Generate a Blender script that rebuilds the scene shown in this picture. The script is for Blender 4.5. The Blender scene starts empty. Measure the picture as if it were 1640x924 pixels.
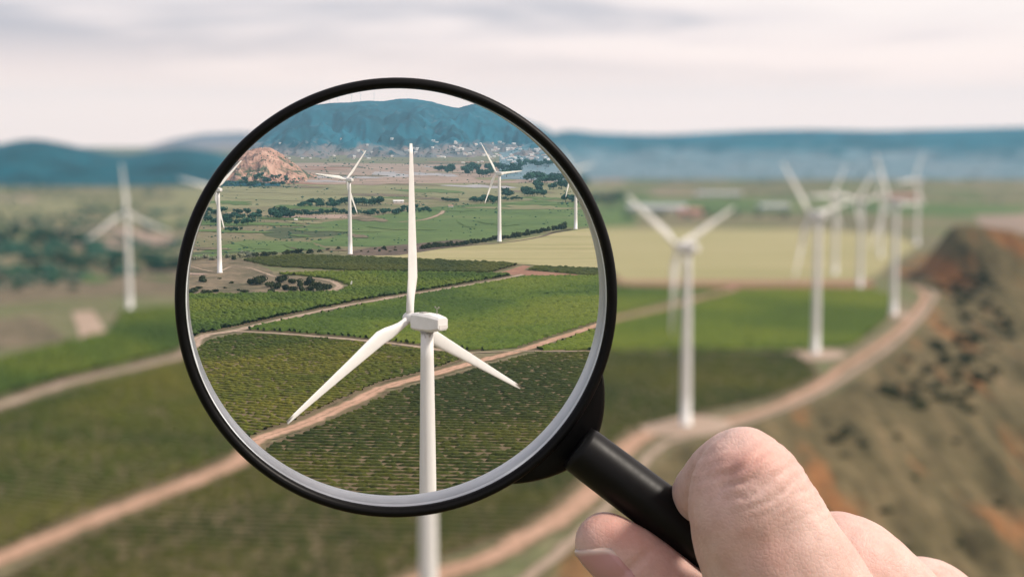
import bpy, bmesh, math, random
import numpy as np
from mathutils import Vector, Matrix, noise as mnoise

random.seed(7)
rng = np.random.default_rng(7)
S = bpy.context.scene
COL = S.collection

# ------------------------------------------------------------------ camera
F = 2400.0            # focal length in pixels of a 1640 px wide frame
H = 73.5              # height of the eye above the plateau
VH = 212.0            # picture row of the horizon
PITCH = math.atan((462 - VH) / F)
cam_d = bpy.data.cameras.new('camera')
cam = bpy.data.objects.new('camera', cam_d)
COL.objects.link(cam)
cam.location = (0, 0, H)
cam.rotation_euler = (math.pi / 2 - PITCH, 0, 0)
cam_d.sensor_width = 36.0
cam_d.lens = 36.0 * F / 1640.0
cam_d.clip_start = 0.02
cam_d.clip_end = 60000
D0 = 0.267            # distance of the magnifying glass from the eye
cam_d.dof.use_dof = True
cam_d.dof.focus_distance = 0.260
BLUR = 19.5
cam_d.dof.aperture_fstop = (cam_d.lens / 1000.0) / (BLUR * D0 / F)
S.camera = cam
EYE = np.array([0, 0, H], float)
FW = np.array([0, math.cos(PITCH), -math.sin(PITCH)])
UP = np.array([0, math.sin(PITCH), math.cos(PITCH)])
RT = np.array([1.0, 0, 0])


def ray(u, v):
    return RT * ((u - 820) / F) + UP * ((462 - v) / F) + FW


def P(u, v, d):
    """world point seen in picture point (u, v) at depth d"""
    return EYE + ray(u, v) * d


def G(u, v, z=0.0):
    r = ray(u, v)
    return EYE + r * ((z - H) / r[2])


def proj(p):
    q = np.asarray(p, float) - EYE
    d = q @ FW
    return 820 + F * (q @ RT) / d, 462 - F * (q @ UP) / d


# ------------------------------------------------------------------ helpers
def tag(o, label=None, cat=None, group=None, kind=None):
    if label: o['label'] = label
    if cat: o['category'] = cat
    if group: o['group'] = group
    if kind: o['kind'] = kind
    return o


def empty(name, loc=(0, 0, 0), rz=0.0):
    o = bpy.data.objects.new(name, None)
    o.empty_display_size = 0.01
    COL.objects.link(o)
    o.location = loc
    o.rotation_euler = (0, 0, rz)
    return o


def mesh_np(name, V, faces, mats=None, smooth=False, mat_idx=None):
    """faces: an (n, k) array or a list of index lists"""
    me = bpy.data.meshes.new(name)
    V = np.asarray(V, np.float32)
    if isinstance(faces, np.ndarray):
        n, k = faces.shape
        me.vertices.add(len(V)); me.vertices.foreach_set('co', V.ravel())
        me.loops.add(n * k); me.loops.foreach_set('vertex_index', faces.astype(np.int32).ravel())
        me.polygons.add(n)
        me.polygons.foreach_set('loop_start', np.arange(0, n * k, k, dtype=np.int32))
        me.update(calc_edges=True)
    else:
        me.from_pydata([tuple(map(float, p)) for p in V], [], faces)
        me.update()
    if mats:
        for m in (mats if isinstance(mats, (list, tuple)) else [mats]):
            me.materials.append(m)
    if mat_idx is not None:
        me.polygons.foreach_set('material_index', np.asarray(mat_idx, np.int32))
    if smooth:
        me.polygons.foreach_set('use_smooth', np.ones(len(me.polygons), bool))
    return me


def obj(name, me, parent=None):
    o = bpy.data.objects.new(name, me)
    COL.objects.link(o)
    if parent is not None:
        o.parent = parent
    return o


def rings(R, close=True, cap0=False, cap1=False):
    """R: (n, k, 3) stack of rings -> verts, faces list"""
    n, k, _ = R.shape
    V = R.reshape(-1, 3)
    f = []
    for i in range(n - 1):
        for j in range(k if close else k - 1):
            a = i * k + j; b = i * k + (j + 1) % k
            f.append([a, b, b + k, a + k])
    if cap0: f.append(list(range(k))[::-1])
    if cap1: f.append(list(range((n - 1) * k, n * k)))
    return V, f


def join(parts):
    V, Fc, n = [], [], 0
    for v, f in parts:
        V.append(np.asarray(v)); Fc += [[i + n for i in q] for q in f]
        n += len(v)
    return np.concatenate(V), Fc


def box(c, s):
    c = np.asarray(c, float); s = np.asarray(s, float) / 2
    v = np.array([[x, y, z] for x in (-1, 1) for y in (-1, 1) for z in (-1, 1)]) * s + c
    f = [[0, 1, 3, 2], [4, 6, 7, 5], [0, 4, 5, 1], [2, 3, 7, 6], [0, 2, 6, 4], [1, 5, 7, 3]]
    return v, f


# ------------------------------------------------------------------ materials
def new_mat(name):
    m = bpy.data.materials.new(name)
    m.use_nodes = True
    nt = m.node_tree
    return m, nt, nt.nodes['Principled BSDF']


def ramp(nt, fac, stops):
    r = nt.nodes.new('ShaderNodeValToRGB')
    e = r.color_ramp.elements
    while len(e) < len(stops): e.new(0.5)
    for el, (p, c) in zip(e, stops):
        el.position = p; el.color = (*c, 1)
    nt.links.new(fac, r.inputs[0])
    return r.outputs[0]


def noise_tex(nt, scale, detail=6, rough=0.6, vec=None, dist=0.0):
    t = nt.nodes.new('ShaderNodeTexNoise')
    t.inputs['Scale'].default_value = scale
    t.inputs['Detail'].default_value = detail
    t.inputs['Roughness'].default_value = rough
    t.inputs['Distortion'].default_value = dist
    if vec is not None: nt.links.new(vec, t.inputs['Vector'])
    return t.outputs['Fac']


def pos(nt, scale=(1, 1, 1), coord='Object', rot=(0, 0, 0), loc=(0, 0, 0)):
    tc = nt.nodes.new('ShaderNodeTexCoord')
    mp = nt.nodes.new('ShaderNodeMapping')
    mp.inputs['Scale'].default_value = scale
    mp.inputs['Rotation'].default_value = rot
    mp.inputs['Location'].default_value = loc
    nt.links.new(tc.outputs[coord], mp.inputs[0])
    return mp.outputs[0]


def mixc(nt, fac, a, b, mode='MIX'):
    m = nt.nodes.new('ShaderNodeMix')
    m.data_type = 'RGBA'; m.blend_type = mode
    for s, v in ((m.inputs[0], fac), (m.inputs[6], a), (m.inputs[7], b)):
        if hasattr(v, 'is_linked'): nt.links.new(v, s)
        elif isinstance(v, (int, float)): s.default_value = v
        else: s.default_value = (*v, 1)
    return m.outputs[2]


def bump(nt, bsdf, h, strength, dist):
    b = nt.nodes.new('ShaderNodeBump')
    b.inputs['Strength'].default_value = strength
    b.inputs['Distance'].default_value = dist
    nt.links.new(h, b.inputs['Height'])
    nt.links.new(b.outputs[0], bsdf.inputs['Normal'])


def noisy(name, stops, scale, rough=0.9, vec_scale=(1, 1, 1), detail=8, fine=None, fine_amt=0.5, spec=0.2, bmp=None, rot=0.0):
    """ground-like material: ramped noise, with a finer noise multiplied over it"""
    m, nt, b = new_mat(name)
    v = pos(nt, vec_scale, rot=(0, 0, rot))
    c = ramp(nt, noise_tex(nt, scale, detail, 0.62, v), stops)
    if fine:
        n2 = noise_tex(nt, fine, 5, 0.7, v)
        g = ramp(nt, n2, [(0.3, (1 - fine_amt,) * 3), (0.7, (1 + fine_amt * 0.6,) * 3)])
        c = mixc(nt, 1.0, c, g, 'MULTIPLY')
        if bmp: bump(nt, b, n2, bmp, 1.0 / fine)
    nt.links.new(c, b.inputs['Base Color'])
    b.inputs['Roughness'].default_value = rough
    b.inputs['Specular IOR Level'].default_value = spec
    return m


def plain(name, col, rough=0.5, metal=0.0, spec=0.5, var=0.06, scale=40, bmp=0.0):
    m, nt, b = new_mat(name)
    n = noise_tex(nt, scale, 6, 0.6, pos(nt))
    c = ramp(nt, n, [(0.3, tuple(x * (1 - var) for x in col)), (0.7, tuple(min(1, x * (1 + var)) for x in col))])
    nt.links.new(c, b.inputs['Base Color'])
    r = nt.nodes.new('ShaderNodeMapRange')
    r.inputs['To Min'].default_value = max(0.02, rough - 0.07); r.inputs['To Max'].default_value = min(1, rough + 0.07)
    nt.links.new(n, r.inputs[0]); nt.links.new(r.outputs[0], b.inputs['Roughness'])
    b.inputs['Metallic'].default_value = metal
    b.inputs['Specular IOR Level'].default_value = spec
    if bmp: bump(nt, b, n, bmp, 1.0 / scale)
    return m


M = {}
M['ground'] = noisy('valley scrub', [(0.30, (0.0800, 0.0800, 0.0440)), (0.45, (0.1520, 0.1320, 0.0800)), (0.55, (0.0960, 0.1120, 0.0480)), (0.68, (0.2240, 0.1680, 0.1200))],
                    0.006, fine=0.12, fine_amt=0.45)
M['soil'] = noisy('vineyard soil', [(0.35, (0.1020, 0.0744, 0.0384)), (0.65, (0.1680, 0.1260, 0.0720))], 0.02, fine=0.6, fine_amt=0.3)
M['track'] = noisy('orange dirt track', [(0.35, (0.4064, 0.2466, 0.1654)), (0.65, (0.5128, 0.3224, 0.2316))], 0.08, fine=0.7, fine_amt=0.22)
M['pale_track'] = noisy('pale dirt track', [(0.35, (0.3306, 0.2430, 0.1780)), (0.65, (0.4225, 0.3240, 0.2513))], 0.08, fine=0.7, fine_amt=0.22)
M['red_dirt'] = noisy('red brown dirt', [(0.35, (0.2400, 0.1200, 0.0800)), (0.65, (0.3040, 0.1680, 0.1120))], 0.08, fine=0.5, fine_amt=0.25)
M['straw'] = noisy('pale cereal stubble', [(0.35, (0.2706, 0.2542, 0.1107)), (0.5, (0.3280, 0.2993, 0.1476)), (0.65, (0.3690, 0.3198, 0.1722))], 0.02, vec_scale=(.25, 2.2, 1), fine=0.35, fine_amt=0.18, rot=.06)
M['plain'] = noisy('dry pinkish plain', [(0.35, (0.2295, 0.1785, 0.1360)), (0.5, (0.3145, 0.2295, 0.1785)), (0.65, (0.3570, 0.2635, 0.2125))], 0.012, vec_scale=(.35, 1, 1), fine=0.05, fine_amt=0.35)
M['grey_plain'] = noisy('pale greenhouse ground', [(0.35, (0.2880, 0.2790, 0.2880)), (0.65, (0.3960, 0.3780, 0.3870))], 0.02, vec_scale=(.35, 1, 1), fine=0.08, fine_amt=0.3)
M['beige'] = noisy('dry grass field', [(0.35, (0.1600, 0.1600, 0.0760)), (0.55, (0.2160, 0.2080, 0.1080)), (0.7, (0.1920, 0.2080, 0.0960))], 0.008, vec_scale=(.5, 1, 1), fine=0.06, fine_amt=0.22)
M['green'] = noisy('green crop field', [(0.35, (0.0651, 0.1146, 0.0307)), (0.55, (0.0930, 0.1493, 0.0418)), (0.7, (0.1178, 0.1562, 0.0530))], 0.012, vec_scale=(.6, 1, 1), fine=0.12, fine_amt=0.3)
M['dark_green'] = noisy('dark crop field', [(0.35, (0.0490, 0.0665, 0.0280)), (0.65, (0.0700, 0.0910, 0.0420))], 0.015, vec_scale=(.6, 1, 1), fine=0.12, fine_amt=0.35)
M['brown'] = noisy('brown hedge bank', [(0.35, (0.0800, 0.0600, 0.0440)), (0.65, (0.1520, 0.1080, 0.0800))], 0.05, fine=0.2, fine_amt=0.5)
M['scrub'] = noisy('dry scrubland', [(0.35, (0.0900, 0.0825, 0.0450)), (0.5, (0.1575, 0.1275, 0.0788)), (0.65, (0.2250, 0.1725, 0.1125))], 0.05, fine=0.3, fine_amt=0.5)


def ruts(m):
    """two worn wheel lines, a weedy middle and ragged edges along a track"""
    nt = m.node_tree; b = nt.nodes['Principled BSDF']
    src = b.inputs['Base Color'].links[0].from_socket
    at = nt.nodes.new('ShaderNodeAttribute'); at.attribute_name = 'across'
    ab = nt.nodes.new('ShaderNodeMath'); ab.operation = 'ABSOLUTE'; nt.links.new(at.outputs['Fac'], ab.inputs[0])
    ad = nt.nodes.new('ShaderNodeMath'); ad.operation = 'MULTIPLY_ADD'
    nt.links.new(noise_tex(nt, .35, 5, .7, pos(nt)), ad.inputs[0]); ad.inputs[1].default_value = .5; nt.links.new(ab.outputs[0], ad.inputs[2])
    f = ramp(nt, ad.outputs[0], [(.22, (.45, .45, .45)), (.42, (0, 0, 0)), (.62, (0, 0, 0)), (.72, (.1, .1, .1)), (1.0, (.85, .85, .85))])
    c = mixc(nt, f, src, (.09, .085, .035))
    nt.links.new(c, b.inputs['Base Color'])


M['straw_verge'] = M['straw']
ruts(M['track'])
M['lane'] = noisy('pale dirt lane', [(0.35, (0.3304, 0.2415, 0.1788)), (0.65, (0.4256, 0.3238, 0.2515))], 0.08, fine=0.7, fine_amt=0.22)
ruts(M['lane'])


def hill_mat(name, hazy_forest, clear, zlo, zhi, fscale=.004, tilt=(1, 1, 1)):  # the tree tint includes the blue of distance haze, put into the colour
    m, nt, b = new_mat(name)
    v = pos(nt, tilt)
    f = ramp(nt, noise_tex(nt, fscale, 9, .68, v), [(.38, tuple(x * .5 for x in hazy_forest)), (.62, tuple(x * 1.5 for x in hazy_forest))])
    cl = ramp(nt, noise_tex(nt, fscale * 3.2, 8, .72, v, .6), [(.44, clear), (.54, tuple(x * .7 + y * .5 for x, y in zip(clear, hazy_forest)))])
    g = nt.nodes.new('ShaderNodeNewGeometry')
    sep = nt.nodes.new('ShaderNodeSeparateXYZ'); nt.links.new(g.outputs['Position'], sep.inputs[0])
    mr = nt.nodes.new('ShaderNodeMapRange')
    mr.inputs['From Min'].default_value = zhi; mr.inputs['From Max'].default_value = zlo
    nt.links.new(sep.outputs['Z'], mr.inputs[0])
    n3 = noise_tex(nt, fscale * 2.0, 8, .7, v, .4)
    ad = nt.nodes.new('ShaderNodeMath'); ad.operation = 'MULTIPLY_ADD'
    nt.links.new(mr.outputs[0], ad.inputs[0]); ad.inputs[1].default_value = .42; nt.links.new(n3, ad.inputs[2])
    fac = ramp(nt, ad.outputs[0], [(.60, (0, 0, 0)), (.74, (1, 1, 1))])
    c = mixc(nt, fac, f, cl)
    nt.links.new(c, b.inputs['Base Color'])
    b.inputs['Roughness'].default_value = .95
    b.inputs['Specular IOR Level'].default_value = .1
    return m


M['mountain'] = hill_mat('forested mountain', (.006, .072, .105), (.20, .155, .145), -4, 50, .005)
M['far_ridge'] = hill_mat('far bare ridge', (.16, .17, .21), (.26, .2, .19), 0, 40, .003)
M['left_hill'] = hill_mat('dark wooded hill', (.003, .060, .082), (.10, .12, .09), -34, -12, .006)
M['right_hill'] = hill_mat('blue wooded ridge', (.012, .092, .13), (.17, .22, .25), -6, 44, .0035)  # pale blue lower slopes: their fade into haze is painted in


def vine_mat(name, a, b_, c_):
    m, nt, b = new_mat(name)
    v = pos(nt)
    big = noise_tex(nt, .013, 4, .55, v, .5)
    fine = noise_tex(nt, 1.3, 4, .75, v)
    c = ramp(nt, big, [(.38, a), (.5, b_), (.64, c_)])
    g = ramp(nt, fine, [(.30, (.42, .48, .42)), (.5, (1, 1, 1)), (.70, (1.6, 1.5, 1.3))])
    c = mixc(nt, 1.0, c, g, 'MULTIPLY')
    nt.links.new(c, b.inputs['Base Color'])
    b.inputs['Roughness'].default_value = .75
    b.inputs['Specular IOR Level'].default_value = .2
    return m


M['vine_bright'] = vine_mat('bright vine leaves', (.034, .066, .004), (.060, .098, .006), (.092, .120, .008))
M['vine_rich'] = vine_mat('rich green vine leaves', (.052, .086, .004), (.080, .115, .006), (.110, .134, .008))
M['vine_dark'] = vine_mat('dark vine leaves', (.026, .037, .003), (.042, .052, .004), (.068, .070, .006))
M['vine_mid'] = vine_mat('yellowish vine leaves', (.042, .062, .004), (.080, .092, .007), (.125, .118, .011))


def leaf_mat(name, c1, c2):
    m, nt, b = new_mat(name)
    oi = nt.nodes.new('ShaderNodeObjectInfo')
    v = pos(nt)
    n = noise_tex(nt, .8, 3, .6, v)
    c = ramp(nt, n, [(.3, c1), (.7, c2)])
    g = ramp(nt, oi.outputs['Random'], [(0, (.7, .75, .8)), (1, (1.3, 1.25, 1.1))])
    c = mixc(nt, 1.0, c, g, 'MULTIPLY')
    nt.links.new(c, b.inputs['Base Color'])
    b.inputs['Roughness'].default_value = .8
    b.inputs['Specular IOR Level'].default_value = .15
    return m


M['leaf'] = leaf_mat('dark tree leaves', (.016, .058, .045), (.035, .10, .065))
M['bush'] = leaf_mat('olive bush leaves', (.018, .028, .008), (.042, .05, .018))
M['grey_bush'] = leaf_mat('silver bush leaves', (.16, .18, .13), (.24, .25, .18))
M['bark'] = plain('bark', (.10, .075, .055), .9, var=.3, scale=3)
M['white'] = plain('white turbine paint', (.80, .79, .76), .42, var=.035, scale=.9, spec=.4)
M['tower'] = None
M['seam'] = plain('weathered grey metal', (.32, .30, .28), .6, var=.2, scale=4)
M['wall'] = plain('white house wall', (.74, .70, .66), .8, var=.08, scale=.3)
M['roof'] = plain('terracotta roof', (.42, .24, .18), .8, var=.15, scale=.5)
M['metal_roof'] = plain('pale metal roof', (.68, .68, .67), .6, var=.08, scale=.2)
M['grey_wall'] = plain('weathered pale wall', (.46, .46, .45), .8, var=.1, scale=.2)
M['grey_roof'] = plain('weathered sheet roof', (.50, .51, .52), .7, var=.1, scale=.2)
M['pink'] = plain('pink barn wall', (.55, .25, .23), .8, var=.1, scale=.3)


def tower_mat():
    m, nt, b = new_mat('white tower paint')
    v = pos(nt, (1, 1, .05))
    n = noise_tex(nt, 2.2, 6, .65, v)
    c = ramp(nt, n, [(.35, (.74, .725, .69)), (.6, (.80, .79, .76))])
    tc = nt.nodes.new('ShaderNodeTexCoord')
    sp = nt.nodes.new('ShaderNodeSeparateXYZ'); nt.links.new(tc.outputs['Object'], sp.inputs[0])
    mr = nt.nodes.new('ShaderNodeMapRange')
    mr.inputs['From Min'].default_value = 40.6; mr.inputs['From Max'].default_value = 43.6
    nt.links.new(sp.outputs['Z'], mr.inputs[0])
    n2 = noise_tex(nt, 4.5, 5, .7, pos(nt, (1, 1, .22)))
    mm = nt.nodes.new('ShaderNodeMath'); mm.operation = 'MULTIPLY'
    nt.links.new(mr.outputs[0], mm.inputs[0]); nt.links.new(n2, mm.inputs[1])
    f = ramp(nt, mm.outputs[0], [(.40, (0, 0, 0)), (.56, (.85, .85, .85))])
    c = mixc(nt, f, c, (.17, .12, .075))
    nt.links.new(c, b.inputs['Base Color'])
    b.inputs['Roughness'].default_value = .45
    return m


M['tower'] = tower_mat()

# ------------------------------------------------------------------ ground with the escarpment on the right
EDGE_PX = [(700, 1150), (800, 1000), (870, 915), (935, 855), (985, 805), (1035, 752), (1075, 716), (1140, 697), (1250, 664), (1330, 630), (1380, 597),
           (1455, 540), (1503, 482), (1495, 462), (1440, 452), (1420, 440), (1450, 415), (1490, 398), (1560, 380)]
EDGE = np.array([G(u, v)[:2] for u, v in EDGE_PX])
BUMPS = []


def seg_dist(X, Y):
    """signed distance to the plateau edge, positive on the right of it"""
    best = np.full(X.shape, 1e9); sgn = np.zeros(X.shape)
    for (x0, y0), (x1, y1) in zip(EDGE[:-1], EDGE[1:]):
        dx, dy = x1 - x0, y1 - y0
        t = np.clip(((X - x0) * dx + (Y - y0) * dy) / (dx * dx + dy * dy), 0, 1)
        d = np.hypot(X - x0 - t * dx, Y - y0 - t * dy)
        s = np.sign((X - x0) * dy - (Y - y0) * dx)
        m = d < best - 1e-6
        best = np.where(m, d, best); sgn = np.where(m, s, sgn)
    return best * sgn


def vnoise(X, Y, sc, seed, octv=4):
    f = np.empty(X.size)
    xs, ys = (X * sc).ravel(), (Y * sc).ravel()
    for i in range(xs.size):
        f[i] = mnoise.fractal(Vector((xs[i], ys[i], seed)), 0.9, 2.1, octv)
    return f.reshape(X.shape)


def sstep(a, b, x):
    t = np.clip((x - a) / (b - a), 0, 1)
    return t * t * (3 - 2 * t)


MOUNDS = [(228, 770, 28, 34, 55), (262, 735, 26, 34, 60), (300, 700, 20, 40, 60), (205, 690, 9, 24, 40)]


def ground_z(X, Y):
    Z = np.zeros(X.shape)
    near = (X > -60) & (Y > 0) & (np.hypot(X, Y) < 1900)
    if not near.any(): return Z
    x, y = X[near], Y[near]
    s = seg_dist(x, y)
    pos_ = np.maximum(s, 0)
    far = 1 - sstep(820, 1500, y)
    drop = -(0.26 * np.minimum(pos_, 170) + 0.05 * np.minimum(np.maximum(pos_ - 170, 0), 200)) * far
    # gullies running down towards the lower right
    c, sn = math.cos(-.55), math.sin(-.55)
    gx, gy = x * c - y * sn, x * sn + y * c
    amp = sstep(4, 60, pos_) * far
    g = vnoise(x * 2.2, y * .7, .016, 3.1, 4)
    drop += amp * (5.0 * g - 3.2 * np.abs(vnoise(x * 2.6, y * .6, .02, 9.7, 3)))
    mm = sstep(5, 34, s)
    for mx, my, h, sx, sy in MOUNDS:
        drop += h * np.exp(-((x - mx) / sx) ** 2 - ((y - my) / sy) ** 2) * mm
    Z[near] = drop
    return Z


AZ = np.radians(np.concatenate([np.linspace(-180, -28, 50), np.linspace(-27.6, 5, 120), np.arange(5.15, 24, .14), np.linspace(24.4, 178, 52)]))
RAD = np.concatenate([[0.0], np.geomspace(12, 200, 40), np.geomspace(203, 1000, 240), np.geomspace(1010, 7700, 110)])
A2, R2 = np.meshgrid(AZ, RAD)
GX, GY = R2 * np.sin(A2), R2 * np.cos(A2)
GZ = ground_z(GX, GY)
GZ = np.where(R2 < 1, 0, GZ)
nr, na = A2.shape
idx = np.arange(nr * na).reshape(nr, na)
fq = np.stack([idx[:-1, :], idx[1:, :], np.roll(idx, -1, 1)[1:, :], np.roll(idx, -1, 1)[:-1, :]], -1).reshape(-1, 4)
fq = fq[:, ::-1]


def ground_mat():
    m, nt, b = new_mat('open ground')
    v = pos(nt)
    base = ramp(nt, noise_tex(nt, .006, 8, .62, v), [(.30, (.10, .105, .06)), (.45, (.19, .165, .10)), (.55, (.13, .145, .065)), (.68, (.29, .22, .155))])
    at = nt.nodes.new('ShaderNodeAttribute'); at.attribute_name = 'slope_soil'
    vg = pos(nt, (2.6, .42, 1), loc=(37, 5, 2))
    olive = ramp(nt, noise_tex(nt, .045, 8, .68, vg), [(.33, (.034, .030, .014)), (.45, (.088, .073, .035)), (.58, (.135, .106, .054)), (.70, (.20, .145, .078))])
    orange = ramp(nt, noise_tex(nt, .02, 7, .66, vg, .5), [(.52, (0, 0, 0)), (.62, (.85, .85, .85))])
    esc = mixc(nt, orange, olive, (.26, .115, .045))
    c = mixc(nt, at.outputs['Fac'], base, esc)
    n2 = noise_tex(nt, .25, 5, .7, v)
    g = ramp(nt, n2, [(.3, (.6,) * 3), (.7, (1.3,) * 3)])
    c = mixc(nt, 1.0, c, g, 'MULTIPLY')
    nt.links.new(c, b.inputs['Base Color'])
    b.inputs['Roughness'].default_value = .95
    b.inputs['Specular IOR Level'].default_value = .1
    return m


gme = mesh_np('ground', np.stack([GX, GY, GZ], -1).reshape(-1, 3), fq, ground_mat(), smooth=True)
att = gme.attributes.new('slope_soil', 'FLOAT', 'POINT')
sd = np.where((GX > -60) & (GY > 0) & (R2 < 1900), 0, -1e3)
k_ = sd == 0
sd[k_] = seg_dist(GX[k_], GY[k_])
att.data.foreach_set('value', (sstep(-3, 3, sd) * (1 - sstep(900, 1300, R2))).astype(np.float32).ravel())
ground = obj('ground', gme)
tag(ground, 'brown scrub ground of the plateau, its escarpment and the wide valley', 'ground', kind='structure')


def zat(x, y):
    return float(ground_z(np.array([x]), np.array([y]))[0])


# ------------------------------------------------------------------ fields and tracks
NZ = [0]


def patch(name, px, mat, label, cat='field', dz=None):
    NZ[0] += dz is None
    z = .03 + .006 * NZ[0] if dz is None else dz
    pts = np.array([G(u, v, 0) for u, v in px])
    pts[:, 2] = z
    me = mesh_np(name, pts, [list(range(len(pts)))], mat)
    bm = bmesh.new(); bm.from_mesh(me); bmesh.ops.triangulate(bm, faces=bm.faces[:]); bm.normal_update()
    for f in bm.faces:
        if f.normal.z < 0: f.normal_flip()
    bm.to_mesh(me); bm.free()
    return tag(obj(name, me), label, cat, kind='structure')


def smooth_line(pts, n=6):
    pts = [np.array(p, float) for p in pts]
    out = []
    q = [pts[0]] + pts + [pts[-1]]
    for i in range(1, len(q) - 2):
        for k in range(n):
            t = k / n
            a, b, c, d = q[i - 1], q[i], q[i + 1], q[i + 2]
            out.append(.5 * ((2 * b) + (c - a) * t + (2 * a - 5 * b + 4 * c - d) * t * t + (3 * b - a - 3 * c + d) * t ** 3))
    out.append(pts[-1])
    return out


def track(px, width, mat, label, dz=None, wob=.12):
    NZ[0] += 1
    z = .03 + .006 * NZ[0] if dz is None else dz
    c = np.array(smooth_line([G(u, v)[:2] for u, v in px], 10))
    t = np.gradient(c, axis=0)
    t /= np.linalg.norm(t, axis=1)[:, None]
    nrm = np.stack([-t[:, 1], t[:, 0]], 1)
    w = np.asarray(width if np.ndim(width) else [width]) * 1.0
    w = np.interp(np.linspace(0, 1, len(c)), np.linspace(0, 1, len(w)), w) / 2
    L = c + nrm * (w * (1 + wob * rng.normal(size=len(c))))[:, None]
    R_ = c - nrm * (w * (1 + wob * rng.normal(size=len(c))))[:, None]
    V = np.zeros((len(c), 2, 3))
    V[:, 0, :2], V[:, 1, :2] = L, R_
    V[..., 2] = z
    i = np.arange(len(c) - 1)
    f = np.stack([2 * i, 2 * i + 1, 2 * i + 3, 2 * i + 2], 1)
    me = mesh_np('dirt_track', V.reshape(-1, 3), f, mat)
    me.attributes.new('across', 'FLOAT', 'POINT').data.foreach_set('value', np.tile([-1.0, 1.0], len(c)).astype(np.float32))
    return tag(obj('dirt_track', me), label, 'track', kind='structure')


patch('plain', [(400, 268), (480, 261), (880, 264), (1000, 268), (1000, 292), (640, 294), (500, 294), (440, 290)], M['plain'], 'dry pinkish plain between the red hill and the town')
patch('field', [(600, 275), (720, 276), (735, 283), (590, 284)], M['grey_plain'], 'pale grey strip lying on the pinkish plain')
patch('field', [(270, 300), (340, 293), (520, 294), (880, 294), (1010, 300), (1010, 318), (700, 322), (560, 325), (330, 336), (290, 330)], M['beige'], 'wide beige green field in front of the pinkish plain')
patch('field', [(430, 345), (560, 343), (600, 348), (480, 352)], M['plain'], 'small bare pink field in front of the tree belt')
patch('field', [(470, 372), (500, 358), (600, 346), (700, 331), (850, 322), (1010, 328), (1020, 362), (905, 364), (760, 385), (690, 391), (600, 396), (520, 394), (495, 386), (540, 380)], M['green'], 'large green field behind the white turbines')
patch('field', [(417, 372), (445, 364), (520, 364), (585, 368), (530, 379), (450, 383), (425, 378)], M['dark_green'], 'dark green strip beside the large green field')
patch('field', [(345, 396), (395, 384), (500, 388), (512, 398), (470, 404), (380, 405), (330, 412), (300, 410)], M['green'], 'green field behind the grey shrubs')
patch('field', [(300, 404), (420, 403), (300, 409)], M['dark_green'], 'thin dark green wedge near the left turbine')
patch('field', [(560, 402), (600, 396), (690, 388), (730, 384), (760, 386), (700, 399), (640, 409), (560, 409)], M['brown'], 'brown hedge bank behind the pale stubble field')
patch('field', [(555, 411), (640, 409), (700, 400), (800, 389), (880, 375), (940, 366), (985, 365), (1010, 366), (1300, 368), (1430, 376), (1470, 392), (1455, 404), (1425, 420), (1410, 437), (1385, 449), (1180, 452), (1000, 450), (965, 431), (840, 422), (700, 416)], M['straw'], 'pale yellow stubble field behind the vineyards')
patch('field', [(285, 500), (285, 410), (330, 412), (385, 415), (430, 430), (440, 440), (530, 450), (556, 462), (530, 472), (430, 475), (300, 478)], M['scrub'], 'dry scrubland with bushes at the left turbine')
patch('field', [(965, 432), (1000, 450), (1400, 450), (1400, 463), (1000, 460), (965, 443), (838, 443), (795, 439), (838, 425), (850, 427), (838, 433)], M['red_dirt'], 'red brown bare strip along the stubble field')
# left of the valley, blurred
patch('field', [(-120, 325), (60, 318), (130, 322), (110, 345), (-20, 352), (-120, 352)], M['beige'], 'pale green meadow below the dark wooded hill')
patch('field', [(90, 372), (180, 362), (285, 380), (270, 398), (120, 398)], M['plain'], 'pinkish bare ground behind the leftmost turbine')
patch('field', [(230, 330), (290, 318), (330, 345), (280, 365), (235, 350)], M['beige'], 'beige field right of the leftmost turbine')
patch('field', [(-100, 440), (60, 430), (250, 437), (285, 440), (285, 470), (100, 478), (-100, 500)], M['scrub'], 'tan scrub strip at the foot of the leftmost turbine')
patch('field', [(115, 500), (150, 498), (175, 540), (130, 545)], M['pale_track'], 'pale bare patch left of the leftmost turbine')
patch('field', [(-80, 515), (60, 508), (110, 545), (-80, 570)], M['scrub'], 'brown scrub below the pale bare patch')
# right of the lens, far valley
patch('field', [(985, 338), (1150, 345), (1300, 340), (1500, 345), (1640, 352), (1640, 330), (1300, 318), (985, 315)], M['green'], 'green valley field behind the right hand turbines')
patch('field', [(1560, 345), (1800, 340), (1900, 420), (1640, 420), (1585, 385)], M['plain'], 'pinkish plain beyond the escarpment')

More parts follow.
